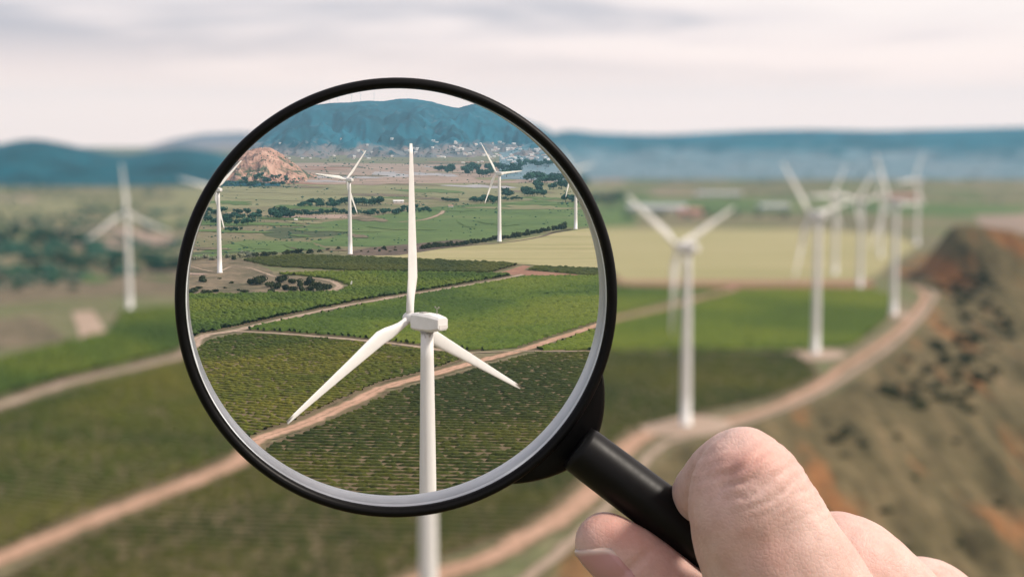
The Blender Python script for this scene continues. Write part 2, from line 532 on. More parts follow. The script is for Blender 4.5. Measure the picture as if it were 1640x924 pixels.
RF = random.Random(11)
RFN = [0]
for (u0, u1, v0, v1, n_, mats, lab) in (
        (900, 1700, 238, 300, 46, ('dark_green', 'grey_plain', 'green', 'beige', 'dark_green', 'plain'), 'narrow field strip in the blurred valley below the long ridge'),
        (960, 1600, 298, 340, 22, ('dark_green', 'green', 'beige', 'plain'), 'narrow field strip in the blurred valley by the warehouses'),
        (-250, 300, 305, 480, 40, ('dark_green', 'plain', 'green', 'green', 'dark_green', 'beige'), 'field strip in the blurred left valley'),
        (470, 930, 258, 300, 40, ('plain', 'beige', 'grey_plain', 'red_dirt', 'scrub'), 'thin strip of ground on the pinkish plain inside the lens'),
        (330, 960, 304, 338, 26, ('beige', 'green', 'scrub', 'beige'), 'thin strip of ground in the beige green field inside the lens'),
        (300, 960, 345, 402, 26, ('green', 'beige', 'scrub', 'green'), 'thin strip of ground among the green fields inside the lens')):
    for i in range(n_):
        u, v = RF.uniform(u0, u1), RF.uniform(v0, v1)
        if v > 366 and u > 700: continue
        w_, h_ = RF.uniform(14, 75), (v - 212) * RF.uniform(.008, .04)
        pl = []
        for k in range(10):
            t = k / 9
            pl.append((u + w_ * (t - .5) * 2, v - h_ * math.sin(math.pi * t) ** .5 * RF.uniform(.5, 1.2) + (t - .5) * h_ * 1.2))
        for k in range(8, 0, -1):
            t = k / 9
            pl.append((u + w_ * (t - .5) * 2, v + h_ * math.sin(math.pi * t) ** .5 * RF.uniform(.3, 1.0) + (t - .5) * h_ * 1.2))
        o = patch('field', pl, M[RF.choice(mats)], lab, dz=.17 + .0012 * RFN[0])
        RFN[0] += 1
        o['group'] = lab.replace('strip', 'strips')

VY = {
    'V_top': [(385, 417), (470, 409), (560, 412), (700, 418), (834, 424), (792, 437), (560, 434), (430, 427)],
    'V_strip': [(856, 428), (965, 432), (990, 443), (990, 446), (840, 433)],
    'V_mid': [(-60, 655), (-60, 590), (0, 575), (110, 548), (170, 535), (195, 500), (290, 492), (300, 474), (430, 471), (540, 469), (560, 458), (525, 446), (440, 439), (560, 436), (720, 438), (826, 441),
              (700, 463), (570, 484), (470, 504), (380, 524), (318, 537), (285, 565), (120, 604)],
    'V_ra': [(390, 529), (480, 511), (575, 491), (705, 468), (785, 454), (840, 444), (965, 444), (1000, 460), (1170, 463), (1095, 479), (985, 507), (957, 516), (900, 534), (830, 557), (750, 563), (690, 555), (560, 541), (450, 532)],
    'V_rb': [(850, 562), (900, 547), (957, 527), (985, 517), (1110, 487), (1190, 464), (1400, 464), (1432, 475), (1425, 512), (1370, 555), (1290, 562), (960, 562)],
    'V2': [(328, 546), (376, 535), (450, 537), (560, 547), (690, 562), (760, 571), (700, 592), (620, 612), (560, 637), (475, 676), (408, 700), (380, 729), (260, 778), (130, 828), (0, 886), (-60, 905), (-60, 670), (0, 658), (120, 619), (285, 578)],
    'V3': [(-60, 960), (0, 925), (130, 856), (260, 801), (385, 748), (420, 715), (475, 694), (565, 655), (620, 628), (700, 607), (770, 587), (830, 571), (850, 566), (960, 565), (1280, 566), (1312, 592), (1315, 606), (1245, 638), (1105, 668), (1015, 690), (960, 735), (925, 785),
           (850, 845), (700, 900), (640, 925), (560, 1100), (-60, 1100)],
}
for k, lab in (('V_top', 'soil of the dark vineyard strip below the stubble field'), ('V_strip', 'soil of the small vineyard strip beside the red dirt'),
               ('V_mid', 'soil of the left vineyard beyond the first track'), ('V_ra', 'soil of the middle vineyard right of the first track'),
               ('V_rb', 'soil of the bright right hand vineyard'), ('V2', 'soil of the vineyard between the two tracks'), ('V3', 'soil of the dark vineyard in the foreground')):
    patch('field', VY[k], M['soil'], lab)

track([(-60, 922), (0, 896), (130, 840), (260, 789), (380, 741), (412, 706), (475, 684), (565, 645), (620, 620), (700, 598), (770, 578), (830, 563), (900, 540), (957, 521), (985, 511), (1060, 495), (1110, 481), (1180, 462)],
      [8, 8, 7.5, 7, 6, 5.5, 4.5], M['track'], 'orange dirt track crossing the vineyards below the turbine blades')
track([(-60, 667), (0, 650), (120, 611), (290, 570), (320, 541), (380, 529), (470, 508), (570, 487), (700, 465), (780, 452), (838, 440)],
      [7, 7, 5.5, 4.5], M['lane'], 'pale dirt track between the left and middle vineyards')
track([(376, 531), (450, 535), (560, 544), (640, 552), (690, 559), (755, 568)], 4.2, M['lane'], 'narrow dirt track branching off behind the turbine blade')
track([(750, 566), (840, 563), (970, 563.5)], 2.2, M['lane'], 'thin path along the vine rows at the right rim')
track([(560, 1060), (640, 955), (700, 922), (780, 895), (862, 850), (940, 795), (985, 735), (1030, 700), (1090, 683), (1180, 672), (1260, 645), (1325, 608), (1345, 592), (1370, 577), (1425, 540), (1462, 505), (1482, 474), (1465, 462)],
      [9, 9, 7, 8, 8, 7, 6, 5, 5, 5, 4], M['track'], 'orange dirt track along the turbines on the plateau edge')
track([(740, 1060), (820, 950), (900, 882), (960, 826), (1010, 768), (1050, 722), (1085, 704), (1150, 690), (1250, 657), (1320, 626), (1370, 594), (1445, 540), (1494, 482), (1490, 466), (1450, 457)],
      3.6, M['lane'], 'pale outer track on the plateau edge')
track([(305, 427), (345, 436), (370, 428), (400, 430), (425, 438), (445, 444), (500, 446), (530, 451), (543, 458), (535, 465), (520, 469)], [2.5, 2.5, 3, 3, 5, 8], M['lane'], 'sandy track looping through the scrubland')
track([(880, 374), (915, 368), (890, 372), (860, 381), (800, 390), (740, 394), (690, 399)], 3.0, M['brown'], 'brown worn track to the middle turbine')
track([(560, 412.5), (700, 417.5), (840, 423.5), (966, 431.5)], 5, M['straw'], 'pale grass verge below the stubble field')
track([(640, 356), (680, 352), (705, 343), (712, 335)], 5, M['lane'], 'sandy lane climbing the green field')
# bare pads at the turbines on the right
for u, v, rx, ry, lab in ((1098, 683, 75, 17, 'bare dirt pad under the nearest right hand turbine'), (1306, 569, 48, 9, 'bare dirt pad under the second right hand turbine'), (1430, 505, 30, 5, 'bare dirt pad under the third right hand turbine')):
    patch('turbine_pad', [(u + rx * math.cos(a), v + ry * math.sin(a)) for a in np.linspace(0, 2 * math.pi, 24, endpoint=False)], M['pale_track'], lab, 'ground')


# ------------------------------------------------------------------ vines: rows of leafy hedges, one mass per vineyard
def vineyard(key, mat, ang, spacing, seg, width, height, gaps, label):
    poly = np.array([G(u, v)[:2] for u, v in VY[key]])
    d = np.array([math.cos(ang), math.sin(ang)]); n = np.array([-d[1], d[0]])
    pu, pv = poly @ d, poly @ n
    Vs, Fs, base = [], [], 0
    prof = np.array([[-.5, .12], [-.46, .72], [0, 1.0], [.46, .72], [.5, .12]])
    for o_ in np.arange(pv.min() + spacing * .4, pv.max(), spacing):
        cr = []
        for i in range(len(poly)):
            a, b = pv[i], pv[(i + 1) % len(poly)]
            if (a <= o_) != (b <= o_):
                cr.append(pu[i] + (o_ - a) / (b - a) * (pu[(i + 1) % len(poly)] - pu[i]))
        cr.sort()
        for a, b in zip(cr[::2], cr[1::2]):
            a += 1.2 + rng.random(); b -= 1.2 + rng.random()
            m_ = int((b - a) / seg)
            if m_ < 3: continue
            t = np.linspace(a, b, m_) + rng.normal(0, seg * .12, m_)
            k = rng.random((m_, 1)) < gaps
            sc = np.where(k, .25, rng.uniform(.72, 1.25, (m_, 1)))
            w = prof[None, :, 0] * width * sc * rng.uniform(.7, 1.3, (m_, 5))
            h = prof[None, :, 1] * height * sc * rng.uniform(.75, 1.25, (m_, 5))
            off = o_ + w + rng.normal(0, .07, (m_, 1))
            al = t[:, None] + rng.normal(0, seg * .22, (m_, 5))
            XY = al[..., None] * d + off[..., None] * n
            Vv = np.concatenate([XY, h[..., None] + .04], -1)
            Vs.append(Vv.reshape(-1, 3))
            ii = (np.arange(m_ - 1)[:, None] * 5 + np.arange(4)[None, :]).ravel() + base
            Fs.append(np.stack([ii, ii + 1, ii + 6, ii + 5], 1))
            base += m_ * 5
    me = mesh_np('vines', np.concatenate(Vs), np.concatenate(Fs), mat)
    return tag(obj('vines', me), label, 'vines', kind='stuff')


vineyard('V3', M['vine_dark'], -.10, 3.3, .8, 1.1, .72, .06, 'dark green vine rows filling the foreground below the orange track')
vineyard('V2', M['vine_mid'], -.40, 3.3, .85, 1.25, .72, .06, 'yellowish green vine rows between the two tracks at the left')
vineyard('V_mid', M['vine_bright'], -.75, 2.6, 1.0, 1.9, 1.3, .05, 'bright green vines beyond the pale track at the left')
vineyard('V_ra', M['vine_bright'], .55, 2.6, 1.0, 1.9, 1.3, .04, 'bright green vines in the middle behind the turbine hub')
vineyard('V_rb', M['vine_rich'], .3, 2.6, 1.1, 2.0, 1.3, .03, 'bright green vines around the right hand turbines')
vineyard('V_top', M['vine_dark'], -.3, 2.8, 1.3, 1.9, 1.3, .05, 'dark vine strip just below the pale stubble field')
vineyard('V_strip', M['vine_dark'], .1, 2.8, 1.3, 1.9, 1.3, .03, 'small dark vine strip beside the red dirt')


# ------------------------------------------------------------------ hills and mountains
def hill(name, prof, Dr, Db, back, label, mat, spur, nsc, foot=.0, seed=1.0, nu=220, nd=70, cat='hill', sharp=1.0, z0=-2.0, rim=.0):
    us = np.linspace(prof[0][0], prof[-1][0], nu)
    vr = np.interp(us, [p[0] for p in prof], [p[1] for p in prof])
    ker = np.hanning(9); ker /= ker.sum()
    vr = np.convolve(np.pad(vr, 4, mode='edge'), ker, 'valid')
    Dd = np.concatenate([np.linspace(Db, Dr, nd), np.linspace(Dr, back, 18)[1:]])
    U, DD = np.meshgrid(us, Dd)
    X = (U - 820) / F * DD
    zr = H + (VH - vr) * Dr / F
    t = np.clip((DD - Db) / (Dr - Db), 0, 1)
    shp = (foot * sstep(0, .45, t) + (1 - foot) * sstep(.25 if foot else 0, 1.05, t) / sstep(.25 if foot else 0, 1.05, np.array(1.0))) ** sharp
    tb = np.clip((DD - Dr) / (back - Dr), 0, 1)
    shp = np.where(DD > Dr, 1 - sstep(0, 1, tb), shp)
    Z = z0 + (zr[None, :] - z0) * shp
    n1 = vnoise(X, DD * .45, nsc, seed, 5)
    n2 = vnoise(X, DD * .4, nsc * 2.7, seed + 5, 4)
    carve = spur * (np.abs(n1) * 1.2 + .35 * np.abs(n2)) * np.sin(np.clip(t, 0, 1) * math.pi * .93 + .1) * (DD <= Dr)
    Z = np.maximum(Z - carve, z0)
    Z[:1, :] = z0; Z[-1:, :] = z0
    Z += rim * rng.normal(size=Z.shape) * (t > .97) * 1.0
    nn, mm = U.shape
    ix = np.arange(nn * mm).reshape(nn, mm)
    f = np.stack([ix[:-1, :-1], ix[:-1, 1:], ix[1:, 1:], ix[1:, :-1]], -1).reshape(-1, 4)
    me = mesh_np(name, np.stack([X, DD, Z], -1).reshape(-1, 3), f, mat, smooth=True)
    o = tag(obj(name, me), label, cat, kind='structure')
    return o, (us, Dd, Z)


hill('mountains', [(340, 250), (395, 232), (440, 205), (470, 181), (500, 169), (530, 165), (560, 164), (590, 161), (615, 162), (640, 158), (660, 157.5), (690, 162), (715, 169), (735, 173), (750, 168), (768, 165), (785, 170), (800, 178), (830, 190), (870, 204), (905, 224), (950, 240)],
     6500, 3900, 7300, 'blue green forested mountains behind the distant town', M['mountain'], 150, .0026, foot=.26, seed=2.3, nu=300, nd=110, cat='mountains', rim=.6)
_, TOWN = None, None
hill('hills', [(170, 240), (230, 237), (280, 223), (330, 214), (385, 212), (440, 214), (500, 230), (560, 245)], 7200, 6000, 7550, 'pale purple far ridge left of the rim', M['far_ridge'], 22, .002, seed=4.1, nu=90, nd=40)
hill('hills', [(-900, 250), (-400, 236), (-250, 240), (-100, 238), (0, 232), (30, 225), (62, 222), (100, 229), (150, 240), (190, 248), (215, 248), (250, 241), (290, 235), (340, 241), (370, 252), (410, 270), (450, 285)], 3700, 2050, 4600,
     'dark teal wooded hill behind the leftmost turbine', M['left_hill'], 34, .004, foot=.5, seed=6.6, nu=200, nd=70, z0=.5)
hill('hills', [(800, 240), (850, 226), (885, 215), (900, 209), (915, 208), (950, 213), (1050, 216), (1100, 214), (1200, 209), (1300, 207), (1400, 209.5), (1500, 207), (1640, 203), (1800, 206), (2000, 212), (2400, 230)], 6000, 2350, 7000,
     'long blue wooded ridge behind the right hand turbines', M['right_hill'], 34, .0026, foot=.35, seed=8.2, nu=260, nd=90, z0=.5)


def rock_mat():
    m, nt, b = new_mat('red eroded rock')
    v = pos(nt)
    c = ramp(nt, noise_tex(nt, .03, 9, .7, v, .8), [(.38, (.19, .115, .09)), (.5, (.38, .225, .17)), (.62, (.52, .34, .26))])
    gr = ramp(nt, noise_tex(nt, .022, 9, .74, pos(nt, (1, .5, 1.6)), .6), [(.50, (0, 0, 0)), (.57, (1, 1, 1))])
    c = mixc(nt, gr, c, (.07, .085, .05))
    nt.links.new(c, b.inputs['Base Color'])
    b.inputs['Roughness'].default_value = .95
    b.inputs['Specular IOR Level'].default_value = .1
    return m


hill('hills', [(305, 297), (345, 285), (360, 268), (378, 251), (398, 241), (418, 236), (434, 236), (448, 243), (462, 254), (478, 266), (492, 277), (510, 285), (545, 291)], 2420, 2120, 2850,
     'bare red eroded hill behind the left turbine', rock_mat(), 34, .014, seed=3.7, nu=220, nd=90, sharp=.8, rim=.5)

# ------------------------------------------------------------------ ray hits on what has been built so far
bpy.context.view_layer.update()
from mathutils.bvhtree import BVHTree


def bvh_of(objs):
    vs, ps = [], []
    for o in objs:
        b0 = len(vs)
        vs += [v.co for v in o.data.vertices]
        ps += [tuple(i + b0 for i in p.vertices) for p in o.data.polygons]
    return BVHTree.FromPolygons(vs, ps)


TER = bvh_of([o for o in COL.objects if o.type == 'MESH' and (o.name.startswith('hills') or o.name.startswith('mountains') or o.name == 'ground')])


def hit(u, v):
    r = Vector(ray(u, v)).normalized()
    h = TER.ray_cast(Vector(EYE), r, 20000)
    return np.array(h[0]) if h[0] is not None else None


# ------------------------------------------------------------------ wind turbines
HUB, RB, OFF = 45.0, 22.9, 3.4


def tower_mesh():
    zs = np.array([0, .35, .35, 8, 16, 24, 32, 40, 43.55])
    rs = np.array([1.62, 1.62, 1.36, 1.26, 1.17, 1.08, .98, .86, .80])
    a = np.linspace(0, 2 * math.pi, 40, endpoint=False)
    R = np.stack([np.stack([r * np.cos(a), r * np.sin(a), np.full_like(a, z)], 1) for z, r in zip(zs, rs)])
    return mesh_np('tower', *rings(R, cap0=True, cap1=True), M['tower'], smooth=True)


def oct_ring(y, hw, zb, zt, ch):
    return [(-hw + ch, y, zb), (hw - ch, y, zb), (hw, y, zb + ch), (hw, y, zt - ch), (hw - ch, y, zt), (-hw + ch, y, zt), (-hw, y, zt - ch), (-hw, y, zb + ch)]


def nacelle_mesh():
    R = np.array([oct_ring(2.35, .7, 43.85, 45.55, .22), oct_ring(2.2, .9, 43.68, 45.8, .26), oct_ring(.6, 1.05, 43.62, 45.92, .3), oct_ring(-1.5, 1.05, 43.66, 45.88, .34),
                  oct_ring(-3.1, .84, 43.98, 45.62, .28), oct_ring(-3.15, .77, 44.06, 45.54, .25)])[::-1]
    return mesh_np('nacelle', *rings(R, cap0=True, cap1=True), M['white'])


def blade_mesh():
    r = np.array([.55, 1.2, 2.0, 3.0, 4.2, 5.6, 8, 11, 14, 17, 20, 22.5, 24, RB - .1, RB])
    ch = np.array([1.0, 1.0, 1.05, 1.35, 1.72, 1.86, 1.68, 1.42, 1.20, .98, .78, .60, .44, .26, .1])
    th = np.array([1.0, 1.0, .98, .84, .66, .52, .40, .31, .24, .18, .13, .09, .07, .05, .03])
    tw = np.radians([16, 16, 16, 15, 14, 12.5, 9.5, 6.5, 4.5, 2.8, 1.5, .7, .3, 0, 0])
    a = np.linspace(0, 2 * math.pi, 22, endpoint=False)
    out = []
    for ri, c, t, w in zip(r, ch, th, tw):
        k = np.clip((ri - 1.5) / 4, 0, 1)
        x = np.cos(a) * c / 2
        y = np.sin(a) * t / 2 * (1 - k * .45 * (np.cos(a) * -1 * .8 + .2))
        x = x + k * (c * .5 - .62 * .5) * .8
        xx = x * math.cos(w) - y * math.sin(w); yy = x * math.sin(w) + y * math.cos(w)
        out.append(np.stack([xx, yy + .0012 * ri * ri * -1 * .4, np.full_like(a, ri)], 1))
    return mesh_np('blade', *rings(np.array(out), cap0=True, cap1=True), M['white'], smooth=True)


def hub_mesh():
    ys = np.array([-.95, -.75, 0, .55, .95, 1.15, 1.22])
    rs = np.array([.6, .72, .78, .72, .5, .25, .04])
    a = np.linspace(0, 2 * math.pi, 24, endpoint=False)
    R = np.stack([np.stack([r * np.cos(a), np.full_like(a, y), r * np.sin(a)], 1) for y, r in zip(ys, rs)])[::-1]
    return mesh_np('hub', *rings(R, cap0=True, cap1=True), M['white'], smooth=True)


def make_turbine():
    root = empty('wind_turbine')
    obj('tower', tower_mesh(), root)
    n = obj('nacelle', nacelle_mesh(), root)
    V, f = join([box((0, .55, 45.94), (.95, .9, .07)), box((0, .55, 45.99), (.75, .7, .04))])
    obj('roof_hatch', mesh_np('roof_hatch', V, f, M['seam']), n)
    V, f = join([box((.25, -1.7, 46.25), (.06, .06, .95)), box((.25, -1.7, 46.7), (.06, .75, .05)), box((.25, -2.05, 46.8), (.14, .14, .18)), box((.25, -1.35, 46.8), (.1, .22, .16))])
    obj('wind_vane', mesh_np('wind_vane', V, f, M['seam']), n)
    V, f = box((0, -3.165, 44.42), (1.2, .06, .5))
    obj('vent_panel', mesh_np('vent_panel', V, f, M['wall']), n)
    a = np.linspace(0, 2 * math.pi, 32, endpoint=False)
    R = np.stack([np.stack([r * np.cos(a), r * np.sin(a), np.full_like(a, z)], 1) for z, r in ((43.42, .86), (43.42, .9), (43.62, .9), (43.62, .5))])
    obj('yaw_ring', mesh_np('yaw_ring', *rings(R, cap0=True, cap1=True), M['seam'], smooth=False), root)
    h = obj('hub', hub_mesh(), root); h.location = (0, OFF, HUB)
    bm = blade_mesh()
    for k in range(3):
        b = obj('blade', bm, root); b.location = (0, OFF, HUB)
    return root


def children(o): return [c for c in COL.objects if c.parent is o]


def copy_tree(o, parent=None):
    c = o.copy(); COL.objects.link(c)
    if parent is not None: c.parent = parent
    for ch in children(o): copy_tree(ch, c)
    return c


TG = 'wind turbines standing across the plateau and valley'
proto = make_turbine()
YAW = 40
# base picture point, height of the hub in pixels, rotor angle, yaw, label
TURB = [
    (687, 1060, 551, 0.5, 43, 'large white wind turbine in the middle of the lens, one blade straight up'),
    (352, 437, 133, 47, YAW, 'white wind turbine on the scrubland at the left edge of the lens'),
    (561, 407, 119, 40, YAW, 'white wind turbine in the lens with a blade pointing left, near the tree belt'),
    (800, 387, 109, -33, YAW, 'white wind turbine in the lens on the back corner of the yellow field'),
    (922, 367, 95, -40, YAW, 'white wind turbine half hidden by the right rim of the lens'),
    (208, 497, 156, -4, 22, 'blurred white wind turbine alone at the far left before the dark hill'),
    (1098, 681, 286, 66, YAW, 'blurred white wind turbine nearest the hand, on the dirt pad above the index knuckle'),
    (1306, 566, 221, -40, YAW, 'tall blurred white wind turbine second from the lens on the plateau edge'),
    (1431, 504, 179, -27, YAW, 'blurred white wind turbine beside the bend of the dirt track'),
    (1377, 461, 139, 44, YAW, 'blurred white wind turbine at the near edge of the yellow field'),
    (1337, 440, 124, 33, YAW, 'blurred white wind turbine standing in the yellow field just behind the tall one'),
    (1410, 411, 98, 12, YAW, 'small blurred white wind turbine at the back of the yellow field'),
    (1468, 393, 104, 25, YAW, 'blurred white wind turbine rightmost of all, next to the scrub mound'),
]
first = True
for u, v, hp, ph, yaw, lab in TURB:
    t = proto if first else copy_tree(proto)
    first = False
    g = G(u, v)
    d = float((g - EYE) @ FW)
    s = hp * d / F / HUB
    t.location = (g[0], g[1], 0.02)
    t.scale = (s, s, s)
    t.rotation_euler = (0, 0, math.radians(yaw))
    tag(t, lab, 'wind turbine', TG)
    for i, b in enumerate([c for c in children(t) if c.name.startswith('blade')]):
        b.rotation_euler = (0, math.radians(ph + 120 * i), 0)
        if hp > 500: b.scale = (1, 1, .935)

# the tiny ones on the mountain crest: one mesh each, parts too small to show
tv = []
a8 = np.linspace(0, 2 * math.pi, 8, endpoint=False)
tv.append(rings(np.stack([np.stack([r * np.cos(a8), r * np.sin(a8), np.full_like(a8, z)], 1) for z, r in ((-8, 1.5), (45, 1.0))]), cap1=True))
for k in range(3):
    an = math.radians(20 + 120 * k)
    dz, dx = math.cos(an), math.sin(an)
    r = np.array([[[dx * q - dz * w * .5, -3 + e, 45 + dz * q + dx * w * .5] for w, e in ((-1, 0), (0, .3), (1, 0), (0, -.3))] for q, w_ in ((0, 1), (23, .3))])
    tv.append(rings(r, cap0=True, cap1=True))
V, f = join(tv)
tiny = mesh_np('distant_turbine', V, f, M['white'])
for u in (528, 541, 563, 577, 599):
    p = None
    for v in np.arange(140, 200, .5):
        p = hit(u, v)
        if p is not None: break
    o = obj('distant_wind_turbine', tiny)
    o.location = p; o.scale = (.75,) * 3; o.rotation_euler = (0, 0, random.uniform(-.3, .3))
    tag(o, 'tiny white wind turbine on the crest of the blue mountains', 'wind turbine', 'tiny turbines on the mountain crest')


# ------------------------------------------------------------------ trees and bushes
def crown(n, rx, rz, zc, leaf, lumps):
    cs = [(np.array([rng.normal(0, rx * .38), rng.normal(0, rx * .38), zc + rng.normal(0, rz * .30)]), rng.uniform(.45, .75)) for _ in range(lumps)]
    Vs, Fs = [], []
    for i in range(n):
        c, k = cs[rng.integers(lumps)]
        d = rng.normal(size=3); d /= np.linalg.norm(d)
        p = c + d * np.array([rx, rx, rz]) * k * rng.uniform(.75, 1.0)
        nn = d + rng.normal(0, .45, 3); nn /= np.linalg.norm(nn)
        a = np.cross(nn, rng.normal(size=3)); a /= np.linalg.norm(a); b = np.cross(nn, a)
        s = leaf * rng.uniform(.6, 1.3)
        j = len(Vs)
        Vs += [p - a * s - b * s * .6, p + a * s - b * s * .7, p + a * s * .7 + b * s, p - a * s * .8 + b * s * .8]
        Fs.append([j, j + 1, j + 2, j + 3])
    return np.array(Vs), Fs


def tree_mesh(leafmat, tall):
    if tall:
        V1, f1 = crown(420, 2.4, 2.6, 4.4, .42, 8)
    else:
        V1, f1 = crown(420, 3.4, 2.4, 3.9, .46, 9)
    a = np.linspace(0, 2 * math.pi, 8, endpoint=False)
    R = np.stack([np.stack([r * np.cos(a) + ox, r * np.sin(a), np.full_like(a, z)], 1) for z, r, ox in ((-.4, .28, 0), (1.2, .2, .05), (3.0, .14, -.1), (4.6, .06, .1))])
    V2, f2 = rings(R, cap1=True)
    return mesh_np('crown', V1, f1, leafmat), mesh_np('trunk', V2, f2, M['bark'])


def bush_mesh(leafmat):
    V, f = crown(300, 1.15, .62, .62, .17, 6)
    V[:, 2] = np.maximum(V[:, 2], -.05)
    return mesh_np('bush', V, f, leafmat)


TREES = [tree_mesh(M['leaf'], k % 2) for k in range(5)]
BUSH = [bush_mesh(M['bush']) for k in range(3)]
GBUSH = [bush_mesh(M['grey_bush']) for k in range(2)]


def trees(u0, u1, v0, v1, n, hpx, label, group):
    """n trees whose feet are seen between the picture points; hpx their height in pixels"""
    for i in range(n):
        u = u0 + (u1 - u0) * (i + random.uniform(.1, .9)) / n
        v = random.uniform(v0, v1)
        p = hit(u, v)
        if p is None: continue
        d = float((p - EYE) @ FW)
        o = empty('tree'); cr_, tk_ = random.choice(TREES)
        obj('crown', cr_, o); obj('trunk', tk_, o)
        s = hpx * random.uniform(.75, 1.25) * d / F / 6.6
        o.location = (p[0], p[1], p[2] - .1)
        o.scale = (s * random.uniform(.95, 1.4), s * random.uniform(.95, 1.4), s)
        o.rotation_euler = (0, 0, random.uniform(0, 6.28))
        tag(o, label, 'tree', group)


def bush(u, v, rpx, label, group, kind=0, name='bush', tall=1.0):
    p = hit(u, v)
    d = float((p - EYE) @ FW)
    o = obj(name, random.choice(GBUSH if kind else BUSH))
    s = rpx * d / F / 1.3
    o.location = (p[0], p[1], p[2]); o.scale = (s, s, s * tall * random.uniform(.9, 1.15))
    o.rotation_euler = (0, 0, random.uniform(0, 6.28))
    return tag(o, label, 'bush', group)


trees(318, 410, 352, 362, 16, 12, 'dark green tree in the grove behind the left turbine', 'trees of the grove behind the left turbine')
trees(318, 420, 340, 350, 14, 10, 'dark green tree at the back of the grove behind the left turbine', 'trees at the back of the left grove')
trees(358, 388, 369, 372, 7, 6, 'small dark tree in the short row left of the green strip', 'short row of trees in the left fields')
trees(385, 462, 284, 299, 18, 8, 'small green tree on the slope under the red hill', 'trees under the red hill')
trees(433, 466, 345, 351, 10, 14, 'rounded dark tree in the clump left of the tree belt', 'clump left of the tree belt')
trees(466, 640, 342, 347, 28, 9, 'dark teal tree in the front row of the tree belt', 'front row of the tree belt')
trees(479, 545, 329, 334, 14, 10, 'dark teal tree in the back row of the tree belt', 'back row of the tree belt')
trees(552, 612, 328, 331, 14, 11, 'dark tree in the dense clump right of the tower at the tree belt', 'dense clump behind the tree belt')
trees(640, 690, 334, 343, 14, 7, 'small dark tree below the white farm building', 'trees below the white farm building')
trees(709, 735, 322, 324, 6, 8, 'dark tree in the small grove beside the hut lane', 'small grove beside the hut lane')
trees(757, 800, 322, 327, 12, 9, 'dark tree in the grove left of the yellow field turbine', 'grove left of the yellow field turbine')
trees(805, 840, 319, 324, 7, 6, 'low dark tree in the hedge right of the yellow field turbine', 'hedge right of the yellow field turbine')
trees(808, 816, 315, 316, 2, 12, 'rounded dark tree standing alone right of the yellow field turbine', 'pair of lone trees by the yellow field turbine')
trees(838, 872, 310, 316, 10, 12, 'tall dark tree in the clump near the right rim', 'clump of tall trees near the right rim')
trees(848, 935, 288, 304, 26, 14, 'dark teal tree in the wood near the right rim', 'wood near the right rim')
trees(745, 835, 270, 284, 24, 12, 'dark teal tree in the wood below the town', 'wood below the town')
trees(700, 728, 272, 278, 9, 9, 'dark tree in the small wood left of the town wood', 'small wood on the pinkish plain')
trees(830, 885, 262, 270, 14, 9, 'dark tree beside the right houses of the town', 'trees beside the right houses of the town')
trees(905, 1000, 322, 332, 10, 17, 'blurred dark tree right of the rim behind the yellow field', 'blurred grove right of the rim')
trees(1000, 1340, 345, 352, 12, 11, 'blurred tree in the hedge behind the yellow field', 'blurred hedge behind the yellow field')
trees(-10, 140, 385, 398, 10, 22, 'blurred dark tree in the upper left grove', 'blurred upper left grove')
trees(40, 290, 425, 440, 14, 22, 'blurred dark tree in the grove at the leftmost turbine', 'blurred grove at the leftmost turbine')
trees(-10, 130, 350, 360, 4, 11, 'blurred tree in the hedge below the pale green meadow', 'blurred hedge below the meadow')
trees(-20, 130, 455, 478, 4, 16, 'blurred olive tree in the lower left scrub', 'blurred lower left scrub trees')

SB = 'dark bushes on the scrubland inside the lens'
for u, v, r in ((418, 456, 14), (404, 456, 8), (432, 460, 9), (453, 453, 11), (467, 455, 7), (482, 459, 8), (493, 457, 9), (506, 462, 10), (523, 464, 9), (512, 467, 8), (497, 467, 7), (444, 463, 9), (458, 465, 8), (470, 466, 7), (436, 470, 7), (484, 468, 7)):
    bush(u, v, r, 'dark bush in the cluster beside the sandy loop track', SB, tall=1.3)
bush(325, 452, 8, 'single round dark bush below the left turbine', None, tall=1.3)
for u, v, r in ((345, 468, 6), (328, 470, 7), (313, 468, 8), (335, 471, 7), (318, 463, 5), (308, 470, 8)):
    bush(u, v, r, 'low dark bush at the left rim on the scrubland', 'low bushes at the left rim')
for u, v, r in ((371, 454, 4), (391, 469, 6), (382, 466, 4), (360, 462, 3), (352, 447, 3)):
    bush(u, v, r, 'small bush on the open scrub slope below the left turbine', 'small bushes on the open scrub slope')
for u, v, r in ((375, 416, 6), (408, 411, 7), (420, 410, 7), (430, 410, 8), (438, 408, 6), (460, 407, 7), (470, 406, 6), (478, 406, 8), (494, 406, 6), (510, 404, 4), (525, 401, 4), (540, 400, 4)):
    bush(u, v, r, 'dark shrub in the hedge between green field and dark vine strip', 'shrubs along the dark vine strip')
for u, v, r in ((386, 413, 8), (396, 412, 8), (402, 410, 7), (390, 409, 7), (366, 413, 6), (350, 415, 6), (330, 414, 7), (340, 417, 6), (316, 416, 7)):
    bush(u, v, r, 'silvery grey shrub behind the left turbine', 'silvery shrubs behind the left turbine', kind=1)
hl = [(676, 399), (700, 396), (730, 394), (760, 390), (800, 384), (840, 378), (880, 370), (905, 366)]
hp = smooth_line(hl, 6)
for i, (u, v) in enumerate(hp):
    bush(u, v, 4.2 + 1.6 * random.random(), 'dark shrub in the long hedge running up to the right rim', 'shrubs of the long hedge behind the yellow field', tall=1.5)
for i in range(26):
    u = random.uniform(575, 735); v = 404 - (u - 575) * .085 + random.uniform(-4, 4)
    bush(u, v, random.uniform(2, 3.6), 'low brown green shrub on the hedge bank', 'shrubs on the brown hedge bank')
